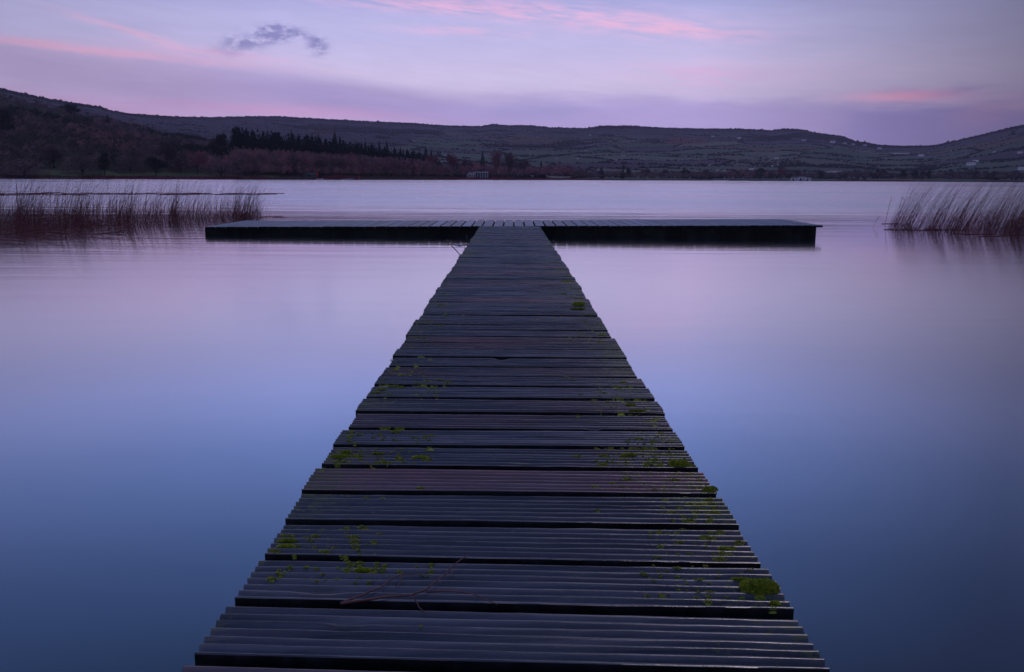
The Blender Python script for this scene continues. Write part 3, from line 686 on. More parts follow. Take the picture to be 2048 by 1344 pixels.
for i in range(2800):
    if rnd.random() < .55:
        c, _ = rnd.choice(clumps); px = c+rnd.gauss(0, 7)
    else: px = -180+700*rnd.random()**1.15
    if px > 525: continue
    u = rnd.random()**1.3
    py = left_back(px)+(left_front(px)-left_back(px))*u
    q = at_z(px, py, 0)
    top = rnd.gauss(.84, .17)*(.9 if px > 380 else 1.0)
    if rnd.random() < .4: top *= rnd.uniform(.35, .75)
    top = min(top, 1.2)*(.62+.38*(1-u))
    L.append((q.x, q.y, top, rnd.gauss(.10, .10), rnd.gauss(0, .06), abs(rnd.gauss(.16, .22)), rnd.uniform(.0016, .0032), -.05))
for i in range(750):           # broken, criss-cross stems low over the water
    px = -180+690*rnd.random(); u = rnd.random()
    py = left_back(px)+(left_front(px)-left_back(px))*u; q = at_z(px, py, 0)
    L.append((q.x, q.y, rnd.uniform(.10, .30), rnd.gauss(0, 1.1), rnd.gauss(0, .3), rnd.gauss(.2, .8), rnd.uniform(.002, .0038), -.02))
for px, hh in ((532,.52),(538,.50),(505,.5),(516,.35)):
    q = at_z(px, 438, 0); L.append((q.x, q.y, hh, .10, 0, .25, .0032, -.02))
tag(link('reeds', reed_mesh(L, 'reeds', M['reed'])), 'dark bed of dead reeds standing in the water at left', 'reeds', kind='stuff')
# matted fallen stems floating in the left bed, a second thin mat farther out
def mat_mesh(items, name, mt):
    mb = MB()
    for (a, b_, r) in items: mb.tube([a, tuple((Vector(a)+Vector(b_))*.5+Vector((0, rnd.uniform(-.02, .02), .004))), b_], r, 3)
    return mb.mesh(name, mt)
it = []
for i in range(260):
    px = -190+ (430*rnd.random()**1.0) if rnd.random() < .92 else rnd.uniform(0, 400)
    py = rnd.uniform(left_back(px)+4, left_front(px)+(5 if px < 230 else -4))
    q = at_z(px, py, rnd.uniform(.002, .05)); ln = rnd.uniform(.1, .45); an = rnd.gauss(0, .3)
    it.append((tuple(q), (q.x+ln*math.cos(an), q.y+ln*math.sin(an)*.8, q.z+rnd.uniform(-.01, .05)), rnd.uniform(.003, .0055)))
tag(link('reed_litter', mat_mesh(it, 'reed_litter', M['reed'])), 'matted fallen reed stems floating among the left reeds', 'reed litter', kind='stuff')
it = []
for i in range(230):
    px = -200+740*rnd.random()**1.5; py = 388+rnd.gauss(0, 1.4)*(1-.5*max(0, px)/650)
    q = at_z(px, py, 0.004); ln = rnd.uniform(.3, 1.3); an = rnd.gauss(0, .06)
    it.append((tuple(q), (q.x+ln, q.y+ln*math.sin(an), .01), rnd.uniform(.006, .013)))
for i in range(4):
    px = rnd.uniform(500, 560); q = at_z(px, 434.5+rnd.gauss(0, 1.2), 0.003); ln = rnd.uniform(.1, .5)
    it.append((tuple(q), (q.x+ln, q.y+rnd.uniform(-.03, .03), .006), .004))
tag(link('floating_weed', mat_mesh(it, 'floating_weed', M['reed_r'])), 'thin reddish line of floating weed beyond the left reeds', 'weed', kind='stuff')
L = []
clumps = [rnd.uniform(1775, 2200) for _ in range(34)]
for i in range(2100):
    px = rnd.choice(clumps)+rnd.gauss(0, 7) if rnd.random() < .4 else 2230-455*rnd.random()**1.35
    if px < 1772: continue
    dens = min(1, (px-1760)/130)
    if rnd.random() > .25+.75*dens: continue
    py = rnd.uniform(452, np.interp(px, [1775, 1900, 2048, 2250], [461, 468, 476, 486])); q = at_z(px, py, 0)
    top = rnd.gauss(.76, .17)
    if rnd.random() < .45: top *= rnd.uniform(.3, .7)
    top = min(top, 1.08)
    L.append((q.x, q.y, top, rnd.gauss(.34, .09), rnd.gauss(0, .05), rnd.gauss(.15, .08), rnd.uniform(.0016, .0032), -.05))
for i in range(330):
    px = rnd.uniform(1850, 2250) if rnd.random() < .8 else rnd.uniform(1770, 1850); q = at_z(px, rnd.uniform(455, np.interp(px, [1775, 2048], [462, 476])), 0)
    L.append((q.x, q.y, rnd.uniform(.05, .2), rnd.gauss(.6, 1.2), rnd.gauss(0, .2), rnd.gauss(0, .5), .0032, -.02))
tag(link('reeds', reed_mesh(L, 'reeds', M['reed_r'])), 'russet bed of wind-bent reeds standing in the water at right', 'reeds', kind='stuff')
it = []
for (pa, pb) in (((1763,447.5),(1802,447.5)),((1768,459),(1880,461)),((1850,458),(1935,460)),((1900,467),(1990,469)),((1960,473),(2050,470))):
    a = at_z(*pa, .004); c = at_z(*pb, .004); it.append((tuple(a), tuple(c), .006))
tag(link('reed_litter', mat_mesh(it, 'reed_litter', M['reed_r'])), 'few fallen reed stems lying flat on the water at right', 'reed litter', kind='stuff')
for (ba, ta, lab) in (((1746,454),(1760,431),'short lone reed stem leaning right, farthest left of the right bed'),((1770,450),(1783,395),'tall lone reed stem just outside the right reed bed'),
                      ((1790,452),(1805,393),'thin bent reed at the left fringe of the right bed, tip hooked')):
    q = at_z(*ba, 0); d = ray(*ta); t = CP+d*(q.y/d.y); mb = MB()
    pts = [tuple(q-(t-q)*.1), tuple(q.lerp(t, .5)+Vector((-.008, 0, 0))), tuple(t)]
    if 'hooked' in lab: pts.append(tuple(t+Vector((.03, 0, -.06))))
    mb.tube(pts, .0028, 5); tag(mb.build('reed_stem', M['reed_r']), lab, 'reed', 'lone reed stems by the right bed')

# ------------------------------------------------------------------ trees
def slivers(P, D, Lg, W, rs):
    n = len(P); s = np.cross(D, rs.randn(n, 3)); s /= np.linalg.norm(s, axis=1)[:, None]+1e-9
    return np.stack([P-s*W[:, None], P+s*W[:, None], P+D*Lg[:, None]], 1).reshape(-1, 3)
def crown_pts(n, kind, rs):
    """unit tree, height 1, base at z=0, radius .5 -> slivers"""
    if kind == 'spruce':
        z = .06+.94*rs.rand(n)**1.25; a = rs.rand(n)*2*np.pi
        tier = .72+.28*(np.sin(z*52)*.5+.5)
        rad = (1-z)**.85*.5*tier*(.75+.35*vnoise(a*1.6, z*9))*np.sqrt(rs.rand(n))
        P = np.stack([rad*np.cos(a), rad*np.sin(a), z], -1)
        D = np.stack([np.cos(a), np.sin(a), np.full(n, -.10)+rs.randn(n)*.25], -1)
        tipk = z > .93; D[tipk] = (0, 0, 1)
        Lg = .05+.06*(1-z)*rs.rand(n)*2; W = .010+.012*rs.rand(n)*(1-z)+.002
    elif kind == 'bush':
        q = rs.randn(n, 3); q[:, 2] = np.abs(q[:, 2]); q /= np.linalg.norm(q, axis=1)[:, None]
        az_ = np.arctan2(q[:, 1], q[:, 0]); lump = .78+.30*vnoise(az_*2.2+20, q[:, 2]*4+rs.rand()*9)
        rr_ = lump*rs.rand(n)**.38
        P = q*rr_[:, None]*np.array([.52, .52, .97]); D = q+rs.randn(n, 3)*.25; D /= np.linalg.norm(D, axis=1)[:, None]
        Lg = .04+.05*rs.rand(n); W = .005+.006*rs.rand(n)
    else:
        nb = 18 if kind != 'bush' else 22
        c = []
        while len(c) < nb:
            q = rs.rand(3)*2-1
            if np.linalg.norm(q) < 1: c.append(q)
        c = np.array(c)
        lo = {'bare': .13, 'bush': .0, 'ever': .03}[kind]
        C = np.stack([c[:, 0]*.33, c[:, 1]*.33, lo+.25+(c[:, 2]*.5+.5)*(1-lo-.38)], -1)
        C[:, :2] *= (1.15-.5*np.clip((C[:, 2]-.55)*2, 0, 1))[:, None]
        sz = .10+.09*rs.rand(nb)
        k = rs.randint(0, nb, n); q = rs.randn(n, 3); q /= np.linalg.norm(q, axis=1)[:, None]
        rr_ = sz[k]*(rs.rand(n)**.45)*1.15
        P = C[k]+q*rr_[:, None]
        if kind == 'bush': P[:, 2] = np.maximum(P[:, 2]-.10, .0)
        D = P-np.array([0, 0, lo+.05]); D /= np.linalg.norm(D, axis=1)[:, None]; D = D+rs.randn(n, 3)*(.35 if kind != 'ever' else .8)
        D[:, 2] += .35 if kind != 'ever' else 0
        D /= np.linalg.norm(D, axis=1)[:, None]
        if kind == 'ever': Lg = .03+.03*rs.rand(n); W = .014+.012*rs.rand(n)
        else: Lg = .05+.06*rs.rand(n); W = .006+.007*rs.rand(n)
    return P, D, Lg, W
def tree_mesh(kind, mt, n, seed):
    rs = np.random.RandomState(seed); P, D, Lg, W = crown_pts(n, kind, rs)
    V = slivers(P, D, Lg, W, rs); return fast_mesh('crown', V, np.arange(len(V)).reshape(-1, 3), mats=[mt])
def trunk_mesh(kind, seed):
    rr = random.Random(seed); mb = MB()
    if kind == 'spruce': mb.tube([(0,0,-.05),(0,0,.5),(0,0,.96)], [.018,.011,.002], 6)
    else:
        sp = {'bare': .24, 'bush': .08, 'ever': .16}[kind]
        mb.tube([(0,0,-.06),(.005,0,sp*.6),(.01,.01,sp)], [.026,.021,.018], 7)
        for k in range(6 if kind != 'ever' else 4):
            a = 2*math.pi*k/6+rr.uniform(-.3, .3); e = rr.uniform(.16, .30); tz = rr.uniform(.6, .88)
            mid = (e*.5*math.cos(a), e*.5*math.sin(a), sp+(tz-sp)*.55); end = (e*math.cos(a), e*math.sin(a), tz)
            mb.tube([(.01,.01,sp*.92), mid, end], [.013,.008,.002], 5)
            for j in range(2):
                b_ = a+rr.uniform(-.9, .9); mb.tube([mid, (mid[0]+.13*math.cos(b_), mid[1]+.13*math.sin(b_), mid[2]+.16)], [.006,.0015], 4)
    return mb.mesh('trunk', M['bark'], True)
KN = {'bare': ('bare', 'bare', 1900), 'red': ('bare', 'bare_red', 1900), 'bush': ('bush', 'bush', 2600), 'spruce': ('spruce', 'spruce', 1500), 'ever': ('ever', 'ever', 2000)}
PROTO = {k: [(tree_mesh(v[0], M[v[1]], v[2], 31+7*j+len(k)), trunk_mesh(v[0], j+3)) for j in range(3)] for k, v in KN.items()}
NAME = {'bare': 'bare_tree', 'red': 'bare_tree', 'bush': 'bush', 'spruce': 'spruce_tree', 'ever': 'evergreen_tree'}
CAT = {'bare': 'tree', 'red': 'tree', 'bush': 'bush', 'spruce': 'tree', 'ever': 'tree'}
def elev(px, py): return azel(px, py)
def ground_hit(px, py, rmin=None):
    """first place on the terrain seen at this pixel"""
    a, e = azel(px, py); rs = float(shore_r(a)); rr_ = np.linspace(rmin or rs+1, 3300, 1400); hh = height(np.full(len(rr_), a), rr_)
    k = np.nonzero(np.arctan((hh-HW)/rr_) >= e)[0]
    i = k[0] if len(k) else len(rr_)-1
    r = rr_[i]; return Vector((r*math.sin(a), r*math.cos(a), float(hh[i]))), r
def put_tree(kind, px, r, top, wpx, label, group):
    if 'skyline row' in label: top += random.uniform(-7, 5); wpx *= random.uniform(.75, 1.25)
    a = az_of(px); h0 = float(height(np.array([a]), np.array([r]))[0]); s = r/F/math.cos(TH)*.98
    e = azel(px, top)[1]; H = math.tan(e)*r+HW-h0
    H = max(H, 2.0); w = wpx*r*math.cos(a)**0/F
    o = empty(NAME[kind], (r*math.sin(a), r*math.cos(a), h0), random.uniform(0, 6.28)); o.scale = (w, w, H)
    tag(o, label, CAT[kind], group)
    cm, tm = PROTO[kind][random.randrange(3)]
    link('trunk', tm, o); link('crown', cm, o)
    return o
ORD = ['first','second','third','fourth','fifth','sixth','seventh','eighth','ninth','tenth','eleventh','twelfth','thirteenth','fourteenth','fifteenth','sixteenth','seventeenth','eighteenth','nineteenth','twentieth',
 'twenty-first','twenty-second','twenty-third','twenty-fourth','twenty-fifth','twenty-sixth','twenty-seventh','twenty-eighth','twenty-ninth','thirtieth']
def sr(px): return float(shore_r(az_of(px)))
# the left shore
for (kind, px, dr, top, w, lab) in [
 ('bush', 50, 6, 316, 88, 'wide dark leafless bush at the far left of the shore'),
 ('bush', 166, 8, 305, 70, 'broad round pale leafless bush on the left shore'),
 ('ever', 210, 12, 302, 34, 'dark narrow evergreen between the two round leafless bushes'),
 ('bush', 262, 30, 309, 50, 'round reddish leafless bush standing on the green meadow'),
 ('ever', 312, 10, 312, 52, 'round dark evergreen bush at the right end of the green meadow'),
 ('bare', 362, 34, 316, 40, 'low bare tree right of the round dark evergreen'),
 ('red', 396, 26, 301, 50, 'reddish bare tree left of the grey domed bush'),
 ('bush', 443, 8, 318, 66, 'grey domed leafless bush at the end of the meadow'),
 ('bush', 505, 12, 326, 44, 'small grey bush right of the domed one'),
 ('bare', 110, 60, 292, 50, 'bare tree behind the broad round pale bush'),
 ('bare', 335, 70, 288, 60, 'tall bare tree behind the round dark evergreen'),
 ('ever', 20, 190, 218, 46, 'big dark evergreen on the left hillside by the photo edge'),
 ('ever', 446, 150, 262, 50, 'tallest broad evergreen at the left end of the spruce wood'),
 ('ever', 478, 150, 270, 40, 'dark evergreen right of the tallest broad one'),
 ('ever', 500, 110, 276, 44, 'dark evergreen in front of the left end of the spruces'),
 ('ever', 430, 110, 283, 36, 'shorter dark evergreen left of the tallest broad one'),
 ('ever', 462, 80, 292, 60, 'low dark evergreen in front of the tallest broad one')]:
    put_tree(kind, px, sr(px)+dr, top, w, lab, 'trees on the left shore')
q, r = ground_hit(152, 232); put_tree('ever', 152, r, 206, 40, 'wide round-headed oak on the skyline of the left hill', 'trees on the left hill')
q, r = ground_hit(224, 250); put_tree('spruce', 224, r, 229, 12, 'lone small conifer on the slope of the left hill', 'trees on the left hill')
sp = [(518,275),(530,271),(545,269),(560,273),(572,277),(586,267),(600,271),(616,266),(627,272),(640,271),(652,279),(672,268),(682,276),(700,281),(712,284),(732,280),(745,287),(760,288),(775,289),(790,291),(802,294),(815,295),(828,297),(840,298),(852,300),(863,303),(873,308)]
for i, (px, top) in enumerate(sp):
    put_tree('spruce', px, np.interp(px, [518, 873], [520, 545])+random.uniform(-12, 12), top, random.uniform(24, 34) if px < 700 else random.uniform(17, 24),
             'dark spruce, %s from the left in the skyline row of the wooded point' % ORD[i], 'spruces along the skyline of the wooded point')
for i, (kind, px, dr, top, w, lab) in enumerate([
 ('red', 560, 30, 316, 40, 'reddish bare tree on the wooded point, behind the green hut'), ('bare', 600, 45, 310, 44, 'bare tree above the green hut'),
 ('red', 652, 30, 309, 50, 'broad reddish bare tree right of the green hut'), ('red', 697, 36, 303, 44, 'tall reddish bare tree above the red post'),
 ('bare', 742, 25, 316, 44, 'bare tree right of the red post'), ('red', 783, 30, 313, 46, 'reddish bare tree under the middle of the spruce row'),
 ('bare', 826, 25, 318, 40, 'bare tree under the right end of the spruce row'), ('red', 862, 40, 308, 36, 'reddish bare tree at the tip of the wooded point'),
 ('red', 905, 50, 304, 36, 'tall reddish bare tree left of the white pavilion'), ('bare', 932, 60, 318, 32, 'bare tree just behind the white pavilion'),
 ('spruce', 965, 60, 304, 20, 'lone conifer behind the right side of the white pavilion'), ('red', 993, 40, 298, 34, 'tallest reddish bare tree right of the white pavilion'),
 ('bare', 1020, 30, 304, 40, 'round bare tree right of the tallest reddish one'), ('bare', 1048, 30, 318, 34, 'lower bare tree at the right end of the pavilion grove'),
 ('spruce', 1082, 60, 322, 14, 'small dark conifer between the pavilion grove and the low shore'), ('ever', 1098, 60, 328, 18, 'dark round tree at the left end of the low far shore')]):
    put_tree(kind, px, sr(px)+dr, top, w, lab, 'trees around the white pavilion' if px > 880 else 'bare trees on the wooded point')
fr = [('red',1130,338,24),('red',1160,336,22),('bare',1200,338,22),('spruce',1204,333,9),('spruce',1245,329,10),('ever',1258,334,14),('bare',1290,336,24),('bare',1330,338,24),('ever',1370,337,22),('bare',1410,338,26),
 ('bare',1470,339,26),('ever',1520,334,20),('red',1562,334,24),('bare',1594,339,18),('ever',1640,340,20),('bare',1690,343,24),('ever',1755,337,13),('ever',1768,338,13),('ever',1806,337,16),('ever',1830,341,14),('ever',1845,341,13),('ever',1857,339,14),
 ('bare',1900,342,22),('ever',1950,339,20),('ever',1990,341,22),('bare',2030,340,24)]
for i, (kind, px, top, w) in enumerate(fr):
    put_tree(kind, px, sr(px)+random.uniform(12, 40), top, w, '%s tree, %s from the left along the low shore across the lake' % ({'red':'reddish bare','bare':'bare','ever':'dark evergreen','spruce':'slim conifer'}[kind], ORD[i]), 'trees along the low far shore')

# woodland masses: stuff
def wood_mass(name, label, pts, faces, wide, cols, dens_h):
    """pts: (x,y,z,w,h,kindflag,colour idx)"""
    rs = np.random.RandomState(77); VV = []; CC = []
    libs = {k: [crown_pts(faces, k, rs) for _ in range(5)] for k in ('bare', 'bush', 'ever', 'spruce')}
    for (x, y, z, w, h, kd, c) in pts:
        P, D, Lg, W = libs[kd][rs.randint(5)]
        a = rs.rand()*6.28; ca, sa = math.cos(a), math.sin(a); S = np.array([w, w, h])
        p = P*S; d = D*S; V = slivers(p, d, Lg, W*wide*(.5*w+.5*h), rs)
        V = np.stack([V[:, 0]*ca-V[:, 1]*sa+x, V[:, 0]*sa+V[:, 1]*ca+y, V[:, 2]+z], -1)
        VV.append(V); cc = np.array(c)*(.75+.5*rs.rand()); CC.append(np.tile(np.append(cc, 1), (len(V), 1)))
    V = np.concatenate(VV); me = fast_mesh(name, V, np.arange(len(V)).reshape(-1, 3), mats=[M['leafy']]); add_col(me, 'Col', np.concatenate(CC))
    tag(link(name, me), label, 'woodland', kind='stuff')
cb = (.23, .150, .150); cr = (.34, .17, .175); ce = (.036, .044, .032); cs = (.018, .030, .026); cg = (.085, .075, .062)
pts = []
for i in range(5200):
    px = rnd.uniform(-330, 560) ; a = az_of(px); rs_ = float(shore_r(a)); rc = float(np.interp(a, CA, CV)); r = rs_+3+(rc*1.02-rs_)*rnd.random()**.8
    x, y = r*math.sin(a), r*math.cos(a); v = (r-rs_)/(rc-rs_)
    if .01 < v < .10 and px > 70 and rnd.random() < .90: continue
    g = float(fbm(np.array([x/38+8]), np.array([y/30+2]))[0])
    if g > .66 and v > .15: continue
    if v < .02 and rnd.random() < .6: continue
    n_ = float(fbm(np.array([x/80+30]), np.array([y/80]))[0])
    ht = rnd.uniform(3.5, 7.5)*(1.0 if v < .7 else .6); 
    if v < .05: ht = rnd.uniform(1.2, 2.5)
    kd, c = ('ever', ce) if n_ > .58 else (('bare', cr) if n_ < .44 and px > 150 else (('bare', cb) if rnd.random() < .6 else ('bush', cg)))
    if px < 400 and c is cr and rnd.random() < .6: c = cg
    if px < 400 and c is cb and rnd.random() < .5: c = (.10, .075, .072)
    pts.append((x, y, float(height(np.array([a]), np.array([r]))[0]), ht*rnd.uniform(.9, 1.4), ht, kd, c))
wood_mass('hillside_wood', 'brown winter scrub and trees covering the left hillside', pts, 110, 4.6, None, None)
pts = []
for i in range(2400):
    px = rnd.uniform(470, 905); a = az_of(px); rs_ = float(shore_r(a)); r = rs_+8+rnd.random()*130
    x, y = r*math.sin(a), r*math.cos(a); far = (r-rs_)/130
    if far > .55: 
        if rnd.random() < .6: kd, c, ht = 'spruce', cs, rnd.uniform(9.5, 15.5)
        else: kd, c, ht = 'ever', cs, rnd.uniform(7, 10)
        ht *= np.interp(px, [480, 860, 905], [1.25, .85, .5])
    else: kd, c, ht = 'bare', (cr if rnd.random() < .45 else cb), rnd.uniform(6, 9.5)*np.interp(px, [480, 860, 905], [1.15, .95, .6])
    if r < rs_+18: ht *= .5
    pts.append((x, y, float(height(np.array([a]), np.array([r]))[0]), ht*rnd.uniform(.7, 1.0)*(.6 if kd == 'spruce' else 1), ht, kd, c))
wood_mass('shore_wood', 'reddish bare wood with dark conifers behind on the wooded point', pts, 170, 2.7, None, None)
pts = []
for i in range(1700):
    px = 890+1300*rnd.random(); a = az_of(px); rs_ = float(shore_r(a)); r = rs_+6+rnd.random()*75*(1 if px > 1100 else 1.6)
    x, y = r*math.sin(a), r*math.cos(a)
    if 1640 < px < 1740 and rnd.random() < .5: continue
    if (925 < px < 985 or 1578 < px < 1628) and r < rs_+26: continue
    n_ = float(vnoise(np.array([px/45.0]), np.array([3.0]))[0])
    ht = rnd.uniform(5, 9)*(.7+.6*n_)*(1.1 if px < 1150 else 1.0); kd, c = ('ever', ce) if rnd.random() < (.2 if px < 1500 else .5) else ('bare', cr if n_ > .5 and px < 1600 else cb)
    pts.append((x, y, float(height(np.array([a]), np.array([r]))[0]), ht*rnd.uniform(1, 1.5), ht, kd, c))
wood_mass('far_shore_wood', 'low belt of bare trees along the far shore', pts, 60, 4.0, None, None)

# hedgerow trees and copses on the far slopes
def far_trees():
    n = 420000; a = RS.uniform(math.radians(-33), math.radians(34), n)
    rs_ = shore_r(a); R = np.interp(a, DA, DV)
    r = rs_+60+(R*1.005-rs_-60)*RS.rand(n)**.8; x = r*np.sin(a); y = r*np.cos(a)
    rc = np.interp(a, CA, CV); hid = (a < az_of(890)) & (r < rc*1.05)
    bi, e = field(x, y); nz = fbm(x/420+3, y/420+5); u = (r-rs_)/(R-rs_)
    keep = ((e < 4.0) & (RS.rand(n) < .9*(1-.75*u))) | ((nz > .64) & (RS.rand(n) < .30)) | ((u > .93) & (RS.rand(n) < .18)) | ((fbm(x/90+50, y/90) > .66) & (RS.rand(n) < .22) & (u < .8))
    keep |= (u > .985) & (RS.rand(n) < .6)
    keep &= ~hid; a, r, x, y, u, nz = a[keep], r[keep], x[keep], y[keep], u[keep], nz[keep]; n = len(a)
    h = height(a, r); s = RS.uniform(1.5, 3.1, n)*(1-.25*u); big_ = RS.rand(n) < .03; s = np.where(big_, s*1.4, s); s = np.where(u > .985, s*RS.uniform(1.0, 2.3, n), s); w = s*RS.uniform(.55, 1.0, n)
    base = np.array([(0,0,1),(1,0,.45),(0,1,.5),(-1,0,.4),(0,-1,.5),(0,0,-.1)])
    tri = np.array([(0,1,2),(0,2,3),(0,3,4),(0,4,1),(5,2,1),(5,3,2),(5,4,3),(5,1,4)])
    V = base[None]*np.stack([w, w, s], -1)[:, None, :]; V = V*(1+RS.uniform(-.35, .35, V.shape))
    V = V+np.stack([x, y, h-.3], -1)[:, None, :]
    T = tri[None]+(np.arange(n)*6)[:, None, None]
    pal = np.array([(.018,.024,.020),(.026,.024,.026),(.036,.028,.032),(.014,.021,.020)])[RS.randint(0, 4, n)]*RS.uniform(.7, 1.3, n)[:, None]
    me = fast_mesh('hedgerows', V.reshape(-1, 3), T.reshape(-1, 3), mats=[M['leafy']])
    add_col(me, 'Col', np.repeat(np.concatenate([pal, np.ones((n, 1))], 1), 6, axis=0))
    tag(link('hedgerows', me), 'hedges and copses dividing the fields on the far hills', 'hedges', kind='stuff'); print('far trees', n)
far_trees()

# shoreline reeds (red-brown)
def shore_reeds(p0, p1, label, hgt, n=2600, dr=0.0):
    px = np.array([rnd.uniform(p0, p1) for _ in range(n)]); a = np.array([az_of(p) for p in px]); r = shore_r(a)-1.5+RS.rand(n)*6+dr
    x = r*np.sin(a); y = r*np.cos(a); z = np.maximum(height(a, r), -.1); edge = np.minimum(1, np.minimum(px-p0, p1-px)/60+.15)
    h = hgt*RS.uniform(.5, 1.1, n)*edge; w = RS.uniform(.12, .3, n)
    V = np.stack([np.stack([x-w, y, z], -1), np.stack([x+w, y, z], -1), np.stack([x+RS.uniform(-.1, .4, n), y+RS.uniform(-.3, .3, n), z+h], -1)], 1).reshape(-1, 3)
    tag(link('shore_reeds', fast_mesh('shore_reeds', V, np.arange(len(V)).reshape(-1, 3), mats=[M['shore_reed']])), label, 'reeds', kind='stuff')
shore_reeds(860, 1240, 'red strip of reeds along the shore below the white pavilion', 1.5)
shore_reeds(1640, 1860, 'thin red strip of reeds on the right far shore', 1.5, 1500)
shore_reeds(635, 715, 'red bracken bank right of the green hut', 2.0, 900, 3)
shore_reeds(150, 560, 'dull red reeds fringing the left shore', .6, 1800)

# ------------------------------------------------------------------ buildings
WHERE = []
def house(px, py, wpx, label, roof='slate', wall='white', hf=.42, detailed=False, rot=None, storeys=1, cat='house', name='house', rmin=None):
    g, r = ground_hit(px, py+wpx*.15, rmin); s = r/F; w = max(wpx*s*.78, 4.0); d = w*.55; h = w*hf
    o = empty(name, (g.x, g.y, g.z-.6), -math.atan2(g.x, g.y)+(rot if rot is not None else random.uniform(-.35, .35)))
    tag(o, label, cat, 'white houses on the far slopes' if cat == 'house' else None)
    mb = MB(); mb.box(-w/2, w/2, -d/2, d/2, 0, h); mb.build('wall', M[wall], o)
    mb = MB(); mb.gable(-w/2, w/2, -d/2, d/2, h+.003, h+d*.42, over=w*.03); rf = mb.build('roof', M[roof], o)
    mb = MB(); mb.box(w*.40, w*.40+w*.07, -w*.035, w*.035, h+d*.2, h+d*.42+w*.08); mb.build('chimney', M[wall], rf)
    nw = 3
    for k in range(nw):
        xx = -w/2+w*(k+.5)/nw; mb = MB(); mb.box(xx-w*.045, xx+w*.045, -d/2-.06, -d/2+.05, h*.42, h*.75)
        mb.build('window' if k != 1 else 'door', M['dark'], o)
    return o
HS = [(828,282,5),(891,310,7),(1113,317,6),(1155,317,7),(1171,301,4),(1180,270,5),(1206,267,4),(1214,310,4),(1248,311,7),(1286,317,5),(1426,273,8),(1478,276,9),
 (1420,330,8),(1434,340,6),(1449,341,6),(1503,338,12),(1546,332,8),(1553,316,9),(1596,307,6),(1607,281,10),(1665,284,12),(1689,287,8),(1706,289,8),(1730,291,8),(1759,297,9),
 (1842,311,12),(1904,301,5),(1906,327,7)]
for i, (px, py, w) in enumerate(HS):
    house(px, py, w, 'tiny white house, %s from the left on the fields of the far slopes' % ORD[i])
for i, (px, w) in enumerate(((1384,9),(1396,10))): house(px, 330, w, ('left' if i == 0 else 'right')+' one of two long low pale sheds side by side on the far fields', hf=.22, wall='cream', cat='shed', name='shed')
for i, px in enumerate((1788,1796,1805,1814)): house(px, 307, 8, 'white house, %s of the four in the hamlet below the saddle' % ORD[i])
house(1942, 328, 17, 'larger white farmhouse on the right slope, lower of the pair', hf=.4)
house(1952, 322, 13, 'white farm building just behind the larger farmhouse on the right slope', hf=.4)
house(2044, 337, 15, 'white house at the right edge of the photo by the shore wood')
house(1990, 304, 8, 'small pale house high on the right hill'); house(2040, 305, 10, 'small pale house high on the right hill at the photo edge')
for i, (px, w) in enumerate(((1656,9),(1667,12),(1678,10))): house(px, 343, w, 'white house with a red roof, %s of three in a row above the right shore' % ORD[i], roof='redroof')
house(62, 203, 17, 'long pale farmhouse high on the left hillside', hf=.25, rmin=500)
# white waterside houses at right
def at_shore(px, dr):
    a = az_of(px); r = sr(px)+dr; return Vector((r*math.sin(a), r*math.cos(a), float(height(np.array([a]), np.array([r]))[0]))), r
for i, (px, w, h) in enumerate(((1589,13,.35),(1604,12,.5),(1617,10,.45))):
    g, r = at_shore(px, 7); s = r/F; W = w*s; o = empty('boathouse', (g.x, g.y, g.z-.3), -math.atan2(g.x, g.y))
    tag(o, 'white boathouse on the right far shore, %s of three' % ('left', 'middle', 'right')[i], 'boathouse', 'white boathouses on the right shore')
    mb = MB(); mb.box(-W/2, W/2, -W*.3, W*.3, 0, W*h); mb.build('wall', M['white'], o)
    mb = MB(); mb.gable(-W/2, W/2, -W*.3, W*.3, W*h+.003, W*h+W*.22, over=.2); mb.build('roof', M['slate'], o)
    mb = MB(); mb.box(-W*.3, -W*.02, -W*.3-.08, -W*.3+.1, 0, W*h*.8); mb.build('door', M['dark'], o)
    mb = MB(); mb.box(W*.12, W*.36, -W*.3-.08, -W*.3+.1, W*h*.35, W*h*.75); mb.build('window', M['dark'], o)
# white pavilion
g, r = at_shore(955, 14); s = r/F; W = 42*s; z0 = 0
o = empty('pavilion', (g.x, g.y, g.z-.2), -math.atan2(g.x, g.y)); tag(o, 'white lakeside pavilion with a flat roof carried on slim columns', 'pavilion')
Hh = 9.5*s+.4
mb = MB(); mb.box(-W*.5, -W*.16, -1.4, 1.6, 0, Hh*.72); mb.build('wall', M['white'], o)
mb = MB(); mb.box(-W*.46, -W*.12, -1.6, 1.8, Hh*.725, Hh*.98); mb.build('upper_storey', M['white'], o)
for k in range(3):
    mb = MB(); mb.box(-W*.44+W*.09*k, -W*.39+W*.09*k, -1.47, -1.35, Hh*.2, Hh*.6); mb.build('window', M['dark'], o)
mb = MB(); mb.box(-W*.13, W*.5, -1.7, 1.7, Hh*.99, Hh*1.10); mb.build('roof', M['white'], o)
for k in range(6):
    x = -W*.10+W*.58*k/5
    mb = MB(); mb.box(x-.13, x+.13, -1.55, -1.3, 0, Hh*.985); mb.build('column', M['white'], o)
mb = MB(); mb.box(-W*.10, W*.48, .9, 1.0, 0, Hh*.98); mb.build('back_wall', M['slate'], o)
